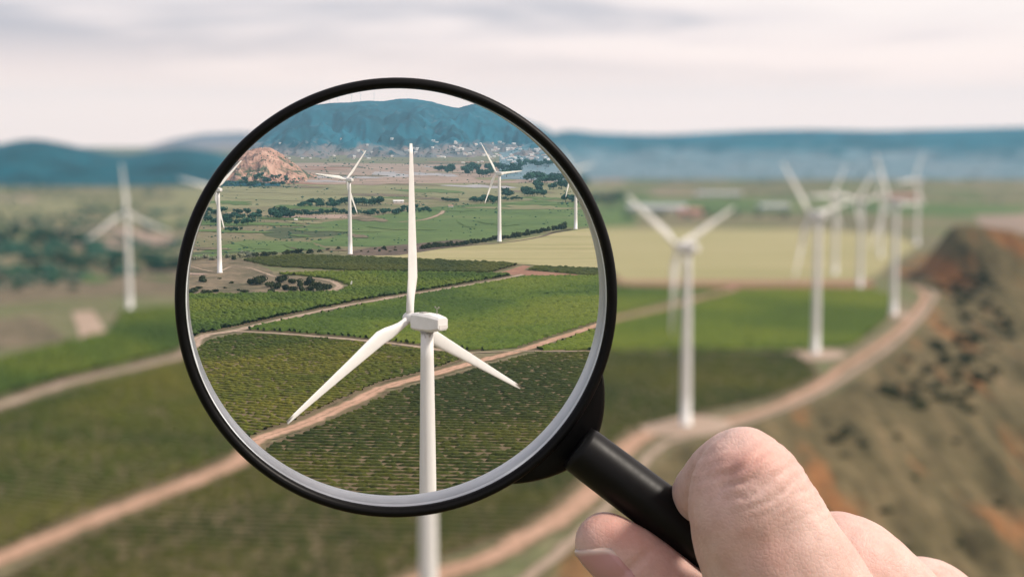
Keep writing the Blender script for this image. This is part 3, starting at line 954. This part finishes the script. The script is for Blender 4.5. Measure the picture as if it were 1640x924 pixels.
for i in range(130):
    t = random.random()
    u, v = 1385 + 90 * random.random(), 560
    # dark bushes below the plateau edge
    k = random.uniform(9.5, 13.6); j = int(k)
    e = EDGE[j] * (1 - (k - j)) + EDGE[min(j + 1, len(EDGE) - 1)] * (k - j)
    x, y = e[0] + random.uniform(5, 30), e[1] - random.uniform(0, 18)
    o = obj('bush', random.choice(BUSH)); s = random.uniform(.8, 2.1)
    o.location = (x, y, zat(x, y)); o.scale = (s, s, s * .9); o.rotation_euler = (0, 0, random.uniform(0, 6.28))
    tag(o, 'blurred dark bush on the upper escarpment below the pale track', 'bush', 'dark bushes below the plateau edge')
for i in range(16):
    u, v = random.uniform(1300, 1640), random.uniform(470, 900)
    p = hit(u, v)
    if seg_dist(np.array([p[0]]), np.array([p[1]]))[0] < 12: continue
    o = obj('bush', random.choice(BUSH)); s = random.uniform(.9, 2.0)
    o.location = p; o.scale = (s, s, s * .8); o.rotation_euler = (0, 0, random.uniform(0, 6.28))
    tag(o, 'blurred scattered bush on the brown escarpment slope', 'bush', 'bushes scattered over the escarpment slope')


# scrub too small and too many to count: one mass of little crowns over the far valley
def scrub(regions, label):
    oc = np.array([(1, 0, .2), (.5, .85, .25), (-.5, .9, .2), (-1, 0, .25), (-.5, -.85, .2), (.5, -.9, .25), (.1, 0, .95), (0, 0, -.2)], float)
    fo = [[i, (i + 1) % 6, 6] for i in range(6)] + [[(i + 1) % 6, i, 7] for i in range(6)]
    Vs, Fs = [], []
    for u0, u1, v0, v1, n_, hpx in regions:
        k = 0
        while k < n_:
            u, v = random.uniform(u0, u1), random.uniform(v0, v1)
            if mnoise.noise(Vector((u * .022, v * .11, u0))) < random.uniform(-.25, .45): 
                k += .34; continue
            k += 1
            p = hit(u, v)
            if p is None or (v > 362 and 540 + (404 - v) * 9 < u < 1000): continue
            s_ = hpx * random.uniform(.4, 1.3) * float((p - EYE) @ FW) / F
            w_ = oc * np.array([s_ * random.uniform(.7, 1.6), s_ * .8, s_]) * rng.uniform(.7, 1.3, oc.shape)
            Fs += [[i + len(Vs) * 8 for i in f] for f in fo]
            Vs.append(w_ + p)
    me = mesh_np('scrub', np.concatenate(Vs), np.array(Fs), M['leaf'])
    return tag(obj('scrub', me), label, 'scrub', kind='stuff')


scrub([(400, 930, 238, 264, 420, 1.4), (470, 900, 262, 296, 420, 1.4), (320, 960, 300, 345, 330, 1.8), (300, 560, 345, 412, 420, 2.0), (560, 950, 322, 395, 200, 1.8), (340, 480, 285, 302, 160, 2.2)],
      'sprinkle of tiny dark shrubs over the valley seen through the lens')
scrub([(-70, 292, 388, 412, 330, 8), (-70, 292, 424, 452, 330, 9), (-70, 292, 336, 372, 200, 6), (-70, 120, 455, 490, 110, 8)], 'blurred dark teal woods in the left valley behind the leftmost turbine')
scrub([(900, 1640, 262, 345, 600, 2.4), (-60, 300, 290, 480, 700, 3.2)], 'blurred sprinkle of shrubs over the valley outside the lens')

# ------------------------------------------------------------------ buildings
def house(name, u, v, wpx, hpx, depth, wall, roof, label, cat, group=None, rot=0.0, parts=False, flat=.35):
    p = hit(u, v)
    d = float((p - EYE) @ FW)
    w, h = wpx * d / F, hpx * d / F
    root = None
    x, y = w / 2, depth / 2
    V = np.array([(-x, -y, -3), (x, -y, -3), (x, y, -3), (-x, y, -3), (-x, -y, h * .72), (x, -y, h * .72), (x, y, h * .72), (-x, y, h * .72)])
    fw = [[0, 1, 5, 4], [1, 2, 6, 5], [2, 3, 7, 6], [3, 0, 4, 7]]
    e = .4
    R = np.array([(-x - e, -y - e, h * .7), (x + e, -y - e, h * .7), (x + e, y + e, h * .7), (-x - e, y + e, h * .7), (-x - e, 0, h * (.7 + flat)), (x + e, 0, h * (.7 + flat))])
    fr = [[0, 1, 5, 4], [2, 3, 4, 5], [3, 0, 4], [1, 2, 5], [3, 2, 1, 0]]
    if parts:
        root = empty(name)
        obj('wall', mesh_np('wall', V, fw, wall), root)
        obj('roof', mesh_np('roof', R, fr, roof), root)
        n = max(2, int(w / 7))
        for i in range(n):
            cx = -x + w * (i + .5) / n
            obj('window', mesh_np('window', *box((cx, -y - .05, h * .4), (w / n * .35, .12, h * .22)), M['seam']), root)
    else:
        V2, f2 = join([(V, fw), (R, fr)])
        root = obj(name, mesh_np(name, V2, f2, [wall, roof], mat_idx=[0] * 4 + [1] * 5))
    root.location = p; root.rotation_euler = (0, 0, rot)
    return tag(root, label, cat, group)


HG = 'houses of the distant town'
clusters = [(455, 640, 222, 256, 12), (690, 890, 226, 262, 26), (649, 677, 238, 246, 9), (700, 718, 252, 254, 3), (722, 742, 233, 242, 9), (756, 770, 231, 234, 3), (727, 765, 244, 248, 6), (771, 795, 247, 253, 7), (788, 802, 238, 243, 5), (808, 836, 237, 244, 9),
            (798, 826, 249, 259, 12), (846, 868, 249, 256, 9), (872, 893, 251, 262, 8), (573, 582, 242, 245, 2), (560, 568, 250, 252, 1), (446, 452, 228, 230, 1)]
for u0, u1, v0, v1, n in clusters:
    for i in range(n):
        u, v = random.uniform(u0, u1), random.uniform(v0, v1)
        side = 'left' if u < 700 else ('middle' if u < 780 else 'right')
        house('house', u, v, random.uniform(2.4, 6.4), random.uniform(1.5, 2.6), 12, M['wall'], random.choice([M['metal_roof'], M['wall'], M['roof']]),
              'small white house in the %s of the distant town under the mountains' % side, 'house', HG + ', ' + side + ' part', random.uniform(-.4, .4))
house('farm_building', 638, 325, 16, 4.5, 14, M['wall'], M['metal_roof'], 'long white farm building beside the upright blade', 'building', parts=True, rot=.15)
house('hut', 722, 332, 7, 3.5, 5, M['wall'], M['roof'], 'tiny hut at the top of the sandy lane', 'hut')
house('hut', 474, 353, 4, 2.4, 4, M['wall'], M['wall'], 'tiny white hut on the bare pink field', 'hut')
house('warehouse', 1052, 337, 92, 9, 34, M['grey_wall'], M['grey_roof'], 'long white warehouse right of the rim behind the yellow field', 'warehouse', parts=True, rot=-.05)
house('barn', 1105, 345, 36, 11, 18, M['pink'], M['roof'], 'pink barn in front of the long white warehouse', 'barn', parts=True)
house('warehouse', 1150, 313, 70, 5, 30, M['grey_wall'], M['grey_roof'], 'farther white warehouse behind the nearest right hand turbine', 'warehouse', parts=True)
house('warehouse', 1238, 334, 46, 7, 24, M['grey_wall'], M['grey_roof'], 'short white warehouse left of the tall blurred turbine', 'warehouse', parts=True)
house('warehouse', 1448, 318, 50, 7, 24, M['pink'], M['roof'], 'pinkish warehouse behind the rightmost turbines', 'warehouse', parts=True)
g = G(562, 459)
V, f = join([box((0, 0, .9), (.55, .45, 1.9)), box((.1, 0, 1.95), (.35, .45, .4))])
o = obj('marker_post', mesh_np('marker_post', V, f, M['white'])); o.location = (g[0], g[1], .2); o.rotation_euler = (.1, .12, .3); o.scale = (1.2,) * 3
tag(o, 'white marker post standing in the vines near the loop track', 'post')

# ------------------------------------------------------------------ the magnifying glass
TILT = math.radians(6.9)
VD = P(638, 476, D0) - EYE; VD = VD / np.linalg.norm(VD)
e_dir = RT * -.36 + UP * .93
e_dir = e_dir - VD * (e_dir @ VD); e_dir = e_dir / np.linalg.norm(e_dir)
AX = VD * math.cos(TILT) + e_dir * math.sin(TILT)          # axis of the ring, pointing away from the eye
cview = P(636.5, 475.5, D0) - EYE
EX = e_dir * math.cos(TILT) - VD * math.sin(TILT)          # in the ring plane, up left
EY = np.cross(AX, EX)
CEN = P(638, 476, D0)
mg = empty('magnifying_glass')
tag(mg, 'black rimmed round magnifying glass with a black handle held in the hand', 'magnifying glass')
mg.matrix_world = Matrix.Translation(Vector(CEN))
mm_ = .001


def ringpt(r, a, y):
    return CEN + (EX * math.cos(a) + EY * math.sin(a)) * r + AX * y


def lathe_ring(profile, n=220):
    R = np.zeros((len(profile), n, 3))
    for i, (r, y) in enumerate(profile):
        for j in range(n):
            R[i, j] = ringpt(r * 1.009 * mm_, 2 * math.pi * j / n, y * mm_) - CEN
    return R


M['black'] = plain('black plastic', (.002, .002, .0022), .42, spec=.14, var=.2, scale=900, bmp=.02)
M['handle'] = plain('black satin handle', (.0018, .0018, .002), .44, spec=.2, var=.2, scale=700, bmp=.015)


def liner_mat():
    m, nt, b = new_mat('grey satin liner')
    n = noise_tex(nt, 420, 6, .65, pos(nt))
    n2 = noise_tex(nt, 60, 4, .6, pos(nt))
    c = ramp(nt, n, [(.3, (.78, .84, .87)), (.7, (.84, .88, .90))])
    g2 = ramp(nt, n2, [(.3, (.8,) * 3), (.7, (1.1,) * 3)])
    c = mixc(nt, 1.0, c, g2, 'MULTIPLY')
    nt.links.new(c, b.inputs['Base Color'])
    b.inputs['Roughness'].default_value = .40
    b.inputs['Metallic'].default_value = .25
    bump(nt, b, n, .06, .0006)
    return m


M['liner'] = liner_mat()
RO = 38.25
prof = [(36.36, -5.3), (36.5, -6.1), (37.1, -6.65), (37.75, -6.5), (38.15, -5.9), (RO, -5.0), (38.2, -3.6), (37.9, -2.0), (37.6, 0.5), (37.4, 4.4), (37.2, 4.8), (37.0, 4.8), (36.75, -4.9), (36.36, -5.3)]
R = lathe_ring(prof)
V, f = rings(R)
obj('rim', mesh_np('rim', V, f, M['black'], smooth=True), mg)
prof = [(36.72, -5.0), (36.5, -4.8), (36.5, -3.2), (36.68, -3.0), (36.68, -2.4), (36.52, -2.2), (36.70, 4.2), (36.85, 4.7), (37.0, 4.7)]
R = lathe_ring(prof)
V, f = rings(R)
lo = obj('inner_ring', mesh_np('inner_ring', V, f, M['liner'], smooth=True), mg)
# lens: a solid of very dense clear glass, its front face a sphere cap round the eye
Rl = float(np.linalg.norm(CEN - EYE))
n0 = (CEN - EYE) / Rl
nr_, ns_ = 70, 160
pts, pb = [], []
for i in range(nr_ + 1):
    for j in range(ns_):
        a = 2 * math.pi * j / ns_
        q = ringpt(36.9 * mm_ * i / nr_, a, 0) - EYE
        q = q / np.linalg.norm(q)
        # stays inside the groove of the tilted ring
        pts.append(EYE + q * Rl - CEN)
        pb.append(EYE + q * (Rl + .0012) - CEN)
N_ = len(pts)
fl, mi = [], []
for i in range(1, nr_):
    for j in range(ns_):
        a, b = i * ns_ + j, i * ns_ + (j + 1) % ns_
        fl.append([b, a, a + ns_, b + ns_])
fl0 = [[0] + [ns_ + (j + 0) % ns_, ns_ + (j + 1) % ns_] for j in range(ns_)]
front = fl0 + fl
back = [[x + N_ for x in q[::-1]] for q in front]
side = [[nr_ * ns_ + j, nr_ * ns_ + (j + 1) % ns_, N_ + nr_ * ns_ + (j + 1) % ns_, N_ + nr_ * ns_ + j] for j in range(ns_)]
m_l = bpy.data.materials.new('dense lens glass'); m_l.use_nodes = True
nt = m_l.node_tree; nt.nodes.clear()
out = nt.nodes.new('ShaderNodeOutputMaterial'); rf = nt.nodes.new('ShaderNodeBsdfRefraction')
rf.inputs['Roughness'].default_value = 0; rf.inputs['IOR'].default_value = 1000
rf.inputs['Color'].default_value = (1, 1, 1, 1)
nt.links.new(rf.outputs[0], out.inputs[0])
m_b = bpy.data.materials.new('clear lens back'); m_b.use_nodes = True
nt = m_b.node_tree; nt.nodes.clear()
out = nt.nodes.new('ShaderNodeOutputMaterial'); rf = nt.nodes.new('ShaderNodeBsdfTransparent')
nt.links.new(rf.outputs[0], out.inputs[0])
used = front + back + side
lme = mesh_np('lens', np.array(pts + pb), used, [m_l, m_b], smooth=True, mat_idx=[0] * len(front) + [1] * (len(back) + len(side)))
bm = bmesh.new(); bm.from_mesh(lme)
bmesh.ops.delete(bm, geom=[v for v in bm.verts if not v.link_faces], context='VERTS')
# keep the outer edge of the cap crisp so that its normals stay those of the sphere
bm.normal_update()
f0 = [f for f in bm.faces if f.material_index == 0][0]
flip = f0.normal.dot(Vector(-n0)) < 0
if flip:
    for f in bm.faces: f.normal_flip()
for e in bm.edges:
    ks = {f.material_index for f in e.link_faces}
    if len(ks) > 1 or any(abs(f.normal.dot(Vector(n0))) < .5 for f in e.link_faces): e.smooth = False
bm.to_mesh(lme); bm.free()
nv = []
for v in lme.vertices:
    q = Vector(v.co) + Vector(CEN - EYE); q.normalize(); nv.append(-q)
ln = []
for p in lme.polygons:
    for li in p.loop_indices:
        ln.append(nv[lme.loops[li].vertex_index] if p.material_index == 0 else p.normal)
lme.normals_split_custom_set(ln)
obj('lens', lme, mg)


# collar: a crescent block hugging the rim where the handle starts
def px_on_plane(u, v, y=0.0):
    r = ray(u, v)
    t = ((CEN + AX * y - EYE) @ AX) / (r @ AX)
    return EYE + r * t


cx_, cy_ = 638.5, 478.0
arc = []
outer = smooth_line([(958, 580), (963, 604), (965, 628), (964, 655), (958, 684), (947, 707), (930, 728), (908, 746), (880, 758), (852, 765), (828, 768), (806, 768)], 5)
inn = []
for a in np.linspace(math.atan2(768 - cy_, 806 - cx_), math.atan2(580 - cy_, 958 - cx_), 34):
    inn.append((cx_ + 334 * math.cos(a), cy_ + 334 * math.sin(a)))
poly = [tuple(p) for p in outer] + inn
ctr = np.mean(poly, axis=0)
lay = [(-3.2, .93), (-4.3, 1.0), (-4.6, 1.0)]
layers = [(-4.6, 14, 0.0), (-4.3, 8, 0.0), (-3.5, 3, .0), (-1.8, 0, 0), (4.0, 0, 0), (5.2, 5, 0)]
nO = len(outer)
R = []
for y, inset, _ in layers:
    ring_ = []
    for k, (u, v) in enumerate(poly):
        if k < nO:
            w = math.sin(math.pi * k / (nO - 1)) ** .6
            dv = np.array([u - cx_, v - cy_]); dv /= np.linalg.norm(dv)
            u, v = u - dv[0] * inset * w, v - dv[1] * inset * w
        ring_.append(px_on_plane(u, v, 0) + AX * y * mm_ - CEN)
    R.append(ring_)
V, f = rings(np.array(R), cap0=True, cap1=True)
cme = mesh_np('collar', V, f, M['black'])
bm = bmesh.new(); bm.from_mesh(cme)
bmesh.ops.triangulate(bm, faces=[f for f in bm.faces if len(f.verts) > 4])
bmesh.ops.recalc_face_normals(bm, faces=bm.faces[:])
for f in bm.faces: f.smooth = True
for e in bm.edges:
    if len(e.link_faces) == 2 and e.calc_face_angle() > .7: e.smooth = False
bm.to_mesh(cme); bm.free()
obj('collar', cme, mg)


# handle
def frame(t):
    t = t / np.linalg.norm(t)
    a = np.cross(t, FW); a /= np.linalg.norm(a)
    return t, a, np.cross(t, a)


def tube(path, radii, n=40):
    path = np.array(path)
    R = []
    for i, p in enumerate(path):
        t, a, b = frame(path[min(i + 1, len(path) - 1)] - path[max(i - 1, 0)])
        R.append([p + (a * math.cos(q) + b * math.sin(q)) * radii[i] for q in np.linspace(0, 2 * math.pi, n, endpoint=False)])
    return np.array(R)


h0, h1 = P(925, 716, .2655), P(1300, 999, .266)
ts = [0, .02, .05, .3, .6, .9, .97, 1.0]
rs = [.0042, .0044, .00445, .0046, .0048, .0048, .004, .0015]
R = tube([h0 + (h1 - h0) * t - CEN for t in ts], rs)
V, f = rings(R, cap0=True, cap1=True)
hm = mesh_np('handle', V, f, M['handle'], smooth=True)
obj('handle', hm, mg)

# ------------------------------------------------------------------ the hand
def skin_mat():
    m, nt, b = new_mat('skin')
    v = pos(nt)
    n = noise_tex(nt, 190, 6, .6, v)
    c = ramp(nt, n, [(.3, (.60, .41, .36)), (.7, (.72, .53, .475))])
    n5 = noise_tex(nt, 900, 4, .7, v)
    c = mixc(nt, 1.0, c, ramp(nt, n5, [(.3, (.93, .90, .88)), (.7, (1.04, 1.04, 1.04))]), 'MULTIPLY')
    at = nt.nodes.new('ShaderNodeAttribute'); at.attribute_name = 'flush_shade'
    c = mixc(nt, at.outputs['Fac'], c, (.50, .215, .165))
    nt.links.new(c, b.inputs['Base Color'])
    b.inputs['Roughness'].default_value = .52
    b.inputs['Specular IOR Level'].default_value = .35
    b.inputs['Subsurface Weight'].default_value = .22
    b.inputs['Subsurface Radius'].default_value = (1.0, .35, .2)
    b.inputs['Subsurface Scale'].default_value = .0022
    vo = nt.nodes.new('ShaderNodeTexVoronoi'); vo.feature = 'DISTANCE_TO_EDGE'
    vo.inputs['Scale'].default_value = 1300
    nt.links.new(pos(nt, (1, .55, 1), rot=(0, .5, .3)), vo.inputs['Vector'])
    mr = nt.nodes.new('ShaderNodeMapRange'); mr.inputs['From Max'].default_value = .22
    nt.links.new(vo.outputs['Distance'], mr.inputs[0])
    ad = nt.nodes.new('ShaderNodeMath'); ad.operation = 'ADD'
    nt.links.new(mr.outputs[0], ad.inputs[0]); nt.links.new(noise_tex(nt, 1500, 5, .7, v), ad.inputs[1])
    bump(nt, b, ad.outputs[0], .20, .00020)
    return m


M['skin'] = skin_mat()


def chain(nodes, n=14):
    """nodes: (u, v, depth, radius in px at that depth) -> dense spheres"""
    pts = smooth_line([np.append(P(u, v, d), r * d / F) for u, v, d, r in nodes], n)
    return [(p[:3], max(p[3], .001)) for p in pts]


balls = []
# index finger: proximal part towards the eye, knuckle on top, middle part turning away round the handle
INDEX = [(1560, 1330, .268, 150), (1440, 1160, .262, 138), (1325, 1030, .254, 128), (1258, 930, .248, 122), (1219, 850, .2445, 112), (1198, 790, .2425, 94), (1192, 744, .242, 60)]
balls += chain(INDEX)
balls += chain([(1198, 790, .2425, 88), (1192, 735, .2435, 53), (1168, 748, .250, 58), (1136, 778, .258, 52), (1118, 806, .268, 50), (1110, 845, .277, 50), (1118, 880, .2815, 46)])
# middle and ring finger bases behind it
balls += chain([(1600, 1330, .285, 150), (1480, 1090, .278, 118), (1392, 964, .272, 108), (1346, 912, .270, 92), (1310, 920, .280, 85), (1280, 960, .29, 75)])
balls += chain([(1650, 1330, .295, 150), (1545, 1110, .290, 112), (1490, 1008, .286, 106), (1460, 988, .288, 92), (1420, 1010, .298, 85), (1390, 1050, .305, 75)])
balls += chain([(1700, 1330, .303, 140), (1640, 1150, .302, 105), (1600, 1080, .300, 90), (1560, 1090, .308, 78)])
# thumb from below, tip beside the handle
THUMB = [(1520, 1330, .282, 150), (1330, 1210, .275, 130), (1205, 1085, .269, 100), (1110, 992, .2655, 78), (1050, 938, .264, 66), (1004, 897, .2635, 58), (969, 869, .2635, 51)]
balls += chain(THUMB)
# palm, wrist and forearm
balls += chain([(1440, 1230, .275, 190), (1600, 1300, .287, 230), (1760, 1500, .298, 260), (2000, 1750, .31, 270), (2500, 2250, .34, 320)], 24)
ico = bmesh.new(); bmesh.ops.create_icosphere(ico, subdivisions=3, radius=1)
IV = np.array([v.co[:] for v in ico.verts]); IF = np.array([[v.index for v in f.verts] for f in ico.faces]); ico.free()
HC = P(1250, 850, .25)
V = np.concatenate([IV * r + p - HC for p, r in balls])
Fc = np.concatenate([IF + i * len(IV) for i in range(len(balls))])
tmp = bpy.data.objects.new('tmp', mesh_np('tmp', V, Fc)); COL.objects.link(tmp)
md = tmp.modifiers.new('r', 'REMESH'); md.mode = 'VOXEL'; md.voxel_size = .00062; md.use_smooth_shade = True
ms = tmp.modifiers.new('s', 'SMOOTH'); ms.factor = .5; ms.iterations = 14
dg = bpy.context.evaluated_depsgraph_get()
hme = bpy.data.meshes.new_from_object(tmp.evaluated_get(dg))
bpy.data.objects.remove(tmp)
hme.name = 'hand'
hme.materials.clear(); hme.materials.append(M['skin'])
n = len(hme.vertices)
co = np.empty(n * 3, np.float32); hme.vertices.foreach_get('co', co); co = co.reshape(-1, 3).astype(float)
no = np.empty(n * 3, np.float32); hme.vertices.foreach_get('normal', no); no = no.reshape(-1, 3).astype(float)
q = co + HC - EYE
dp = q @ FW
uu, vv = 820 + F * (q @ RT) / dp, 462 - F * (q @ UP) / dp


def gauss(u0, v0, su, sv, ang=0.0, d=None):
    c, s = math.cos(ang), math.sin(ang)
    a = (uu - u0) * c + (vv - v0) * s; b = -(uu - u0) * s + (vv - v0) * c
    g = np.exp(-(a / su) ** 2 - (b / sv) ** 2)
    if d: g = g * np.exp(-((dp - d) / .02) ** 2)
    return g


# knuckle: fold lines across the finger, a soft hollow below the joint, bulges
axv = np.array([.46, .89])                                     # along the finger, in the picture
al = (uu - 1200) * axv[0] + (vv - 735) * axv[1]
ac = -(uu - 1200) * axv[1] + (vv - 735) * axv[0]
wv = np.array([mnoise.fractal(Vector((a * .02, b * .011, 1.7)), 1, 2, 3) for a, b in zip(uu, vv)])
front_ = np.exp(-np.maximum(dp - .242, 0) / .006)
fold = np.sin((al + 10 * wv + .0016 * ac * ac) * .30) + .6 * np.sin((al + 16 * wv - .001 * ac * ac + 7) * .53)
disp = -.00026 * np.maximum(fold, -.2) * gauss(1205, 775, 100, 48, .25) * front_
disp += -.00024 * np.exp(-((al - 8 + .0022 * ac * ac + 5 * wv) / 4.0) ** 2) * gauss(1200, 748, 65, 60) * front_
disp += -.0002 * np.exp(-((al - 38 - .0012 * ac * ac + 6 * wv) / 4.5) ** 2) * gauss(1225, 775, 70, 60) * front_
disp += .0009 * gauss(1200, 742, 45, 26, .1) * front_ - .0006 * gauss(1165, 760, 14, 45, .5) * front_
disp += -.0009 * gauss(1240, 870, 60, 45) * front_
big = np.array([mnoise.fractal(Vector(c * 95), 1, 2, 3) for c in co])
disp += .00035 * big
# thumb: hollow beside the nail
disp += -.0005 * gauss(1016, 905, 9, 40, .85)
co2 = co + no * disp[:, None]
hme.vertices.foreach_set('co', co2.astype(np.float32).ravel())
fl_ = .55 * gauss(1200, 740, 55, 34) * front_ + .60 * gauss(985, 850, 55, 32, .35) + .30 * gauss(1060, 925, 60, 60) + .22 * gauss(1400, 880, 55, 40) + .25 * gauss(1240, 880, 55, 60) + .06 + .1 * big  # knuckle and fingertip redness, plus shade painted into the finger hollows
at_ = hme.attributes.new('flush_shade', 'FLOAT', 'POINT')
at_.data.foreach_set('value', np.clip(fl_, 0, .8).astype(np.float32))
hme.polygons.foreach_set('use_smooth', np.ones(len(hme.polygons), bool))
hme.update()
hand = obj('hand', hme)
hand.location = HC
tag(hand, 'bare light skinned hand pinching the black handle between thumb and bent index finger', 'hand')

# thumb nail: a curved plate on the lower left of the thumb tip
m, nt, b = new_mat('finger nail')
at = nt.nodes.new('ShaderNodeAttribute'); at.attribute_name = 'nail_tip'
c = mixc(nt, at.outputs['Fac'], (.50, .27, .26), (.72, .58, .50))
nt.links.new(c, b.inputs['Base Color']); b.inputs['Roughness'].default_value = .28; b.inputs['Subsurface Weight'].default_value = .1
b.inputs['Subsurface Scale'].default_value = .001
TH = [(p, r) for p, r in chain(THUMB)]
tp = np.array([p for p, r in TH]); tr = np.array([r for p, r in TH])
hb = BVHTree.FromPolygons([Vector(c + HC) for c in co2], [tuple(p.vertices) for p in hme.polygons])
nu_, nw_ = 26, 30
dors = -RT * .33 - UP * .82 - FW * .45
dors /= np.linalg.norm(dors)
# the plate lies on the skin of the thumb tip: left and right end of its free edge, and the way back along the thumb
nA, nB, nD = np.array([921.0, 884.0]), np.array([983.0, 880.0]), np.array([72.0, 84.0])
V, tipf = [], []
for i in range(nu_):
    s = i / (nu_ - 1)
    for j in range(nw_):
        w = j / (nw_ - 1)
        q = nA + (nB - nA) * w + nD * (s + .10 * max(0, (w - .6) / .4) ** 3 * (1 - s))
        h = None
        for k in range(60):
            pq = q + np.array([.76, -.65]) * k
            r = ray(*pq)
            h = hb.ray_cast(Vector(EYE), Vector(r).normalized(), 1)
            if h[0] is not None: break
        p, nn = np.array(h[0]), np.array(h[1])
        e = min(1, (1 - w) * 8 + 1) * min(1, (1 - w) / .18)
        lift = -.0002 + .00055 * e ** .5
        V.append(p + nn * lift - HC)
        tipf.append(.75 if i < 1 else (.35 if i == 1 else 0.0))
V = np.array(V)
n1 = len(V)
Vb = V - dors * .0007
ix = np.arange(n1).reshape(nu_, nw_)
fcs = np.stack([ix[:-1, :-1], ix[:-1, 1:], ix[1:, 1:], ix[1:, :-1]], -1).reshape(-1, 4).tolist()
fb = [[x + n1 for x in q[::-1]] for q in fcs]
bd = list(ix[0, :]) + list(ix[1:, -1]) + list(ix[-1, -2::-1]) + list(ix[-2:0:-1, 0])
sd_ = [[bd[k], bd[k] + n1, bd[(k + 1) % len(bd)] + n1, bd[(k + 1) % len(bd)]] for k in range(len(bd))]
nme = mesh_np('fingernail', np.concatenate([V, Vb]), fcs + fb + sd_, m, smooth=True)
bm = bmesh.new(); bm.from_mesh(nme); bmesh.ops.recalc_face_normals(bm, faces=bm.faces[:]); bm.to_mesh(nme); bm.free()
at_ = nme.attributes.new('nail_tip', 'FLOAT', 'POINT'); at_.data.foreach_set('value', np.array(tipf + tipf, np.float32))
nail = obj('fingernail', nme, hand)
bpy.context.view_layer.update()

# ------------------------------------------------------------------ air
hz = obj('haze', mesh_np('haze', *box((0, 0, 95), (16400, 16400, 390)), None))
m = bpy.data.materials.new('pale air'); m.use_nodes = True
nt = m.node_tree; nt.nodes.clear()
out = nt.nodes.new('ShaderNodeOutputMaterial'); pv = nt.nodes.new('ShaderNodeVolumePrincipled')
pv.inputs['Color'].default_value = (.33, .64, .86, 1)
pv.inputs['Density'].default_value = 7.5e-5
pv.inputs['Anisotropy'].default_value = 0.1
nt.links.new(pv.outputs[0], out.inputs['Volume'])
hz.data.materials.append(m)
tag(hz, 'pale blue haze filling the air over the valley', 'haze', kind='stuff')

# ------------------------------------------------------------------ light
SUN_EL, SUN_AZ = 47, 100      # azimuth clockwise from straight ahead: from the right, a little behind
W = bpy.data.worlds.new('World'); S.world = W; W.use_nodes = True
nt = W.node_tree; nt.nodes.clear()
out = nt.nodes.new('ShaderNodeOutputWorld')
sky = nt.nodes.new('ShaderNodeTexSky'); sky.sky_type = 'NISHITA'; sky.sun_disc = False
sky.sun_elevation = math.radians(SUN_EL); sky.sun_rotation = math.radians(SUN_AZ)
bs = nt.nodes.new('ShaderNodeBackground'); bs.inputs[1].default_value = .1
nt.links.new(sky.outputs[0], bs.inputs[0])
tc = nt.nodes.new('ShaderNodeTexCoord')
sp = nt.nodes.new('ShaderNodeSeparateXYZ'); nt.links.new(tc.outputs['Generated'], sp.inputs[0])
mp = nt.nodes.new('ShaderNodeMapping'); mp.inputs['Scale'].default_value = (3.2, 3.2, 26); mp.inputs['Location'].default_value = (1.3, .4, .2)
nt.links.new(tc.outputs['Generated'], mp.inputs[0])
cn = noise_tex(nt, 1.0, 4, .45, mp.outputs[0], .4)
ma = nt.nodes.new('ShaderNodeMath'); ma.operation = 'MULTIPLY_ADD'; ma.inputs[1].default_value = -.26
nt.links.new(sp.outputs['X'], ma.inputs[0]); nt.links.new(cn, ma.inputs[2]); cn = ma.outputs[0]
mr = nt.nodes.new('ShaderNodeMapRange'); mr.inputs['From Min'].default_value = 0.012; mr.inputs['From Max'].default_value = .085
mr.interpolation_type = 'SMOOTHSTEP'
nt.links.new(sp.outputs['Z'], mr.inputs[0])
gr = ramp(nt, cn, [(.34, (.97, .845, .80)), (.47, (.86, .75, .735)), (.60, (.42, .41, .47))])
low = (1.24, .955, .84)
cc = mixc(nt, mr.outputs[0], low, gr)
bc = nt.nodes.new('ShaderNodeBackground'); bc.inputs[1].default_value = 1.0
nt.links.new(cc, bc.inputs[0])
mx = nt.nodes.new('ShaderNodeMixShader'); mx.inputs[0].default_value = .93
nt.links.new(bs.outputs[0], mx.inputs[1]); nt.links.new(bc.outputs[0], mx.inputs[2])
nt.links.new(mx.outputs[0], out.inputs[0])

sl = bpy.data.lights.new('sun', 'SUN'); sl.energy = 3.1; sl.angle = math.radians(9); sl.color = (1, .91, .80)
so = bpy.data.objects.new('sun', sl); COL.objects.link(so)
el, az = math.radians(SUN_EL), math.radians(SUN_AZ)
to = Vector((math.sin(az) * math.cos(el), math.cos(az) * math.cos(el), math.sin(el)))
so.rotation_euler = to.to_track_quat('Z', 'Y').to_euler()
so.location = (50, -50, 300)

# ------------------------------------------------------------------ render settings
S.render.engine = 'CYCLES'
S.cycles.use_denoising = True
S.cycles.max_bounces = 8
S.cycles.diffuse_bounces = 3
S.cycles.volume_bounces = 1
S.cycles.transmission_bounces = 6
S.cycles.sample_clamp_indirect = 4
S.view_settings.view_transform = 'Standard'
S.view_settings.look = 'None'
S.view_settings.exposure = 0.3
S.view_settings.gamma = 1
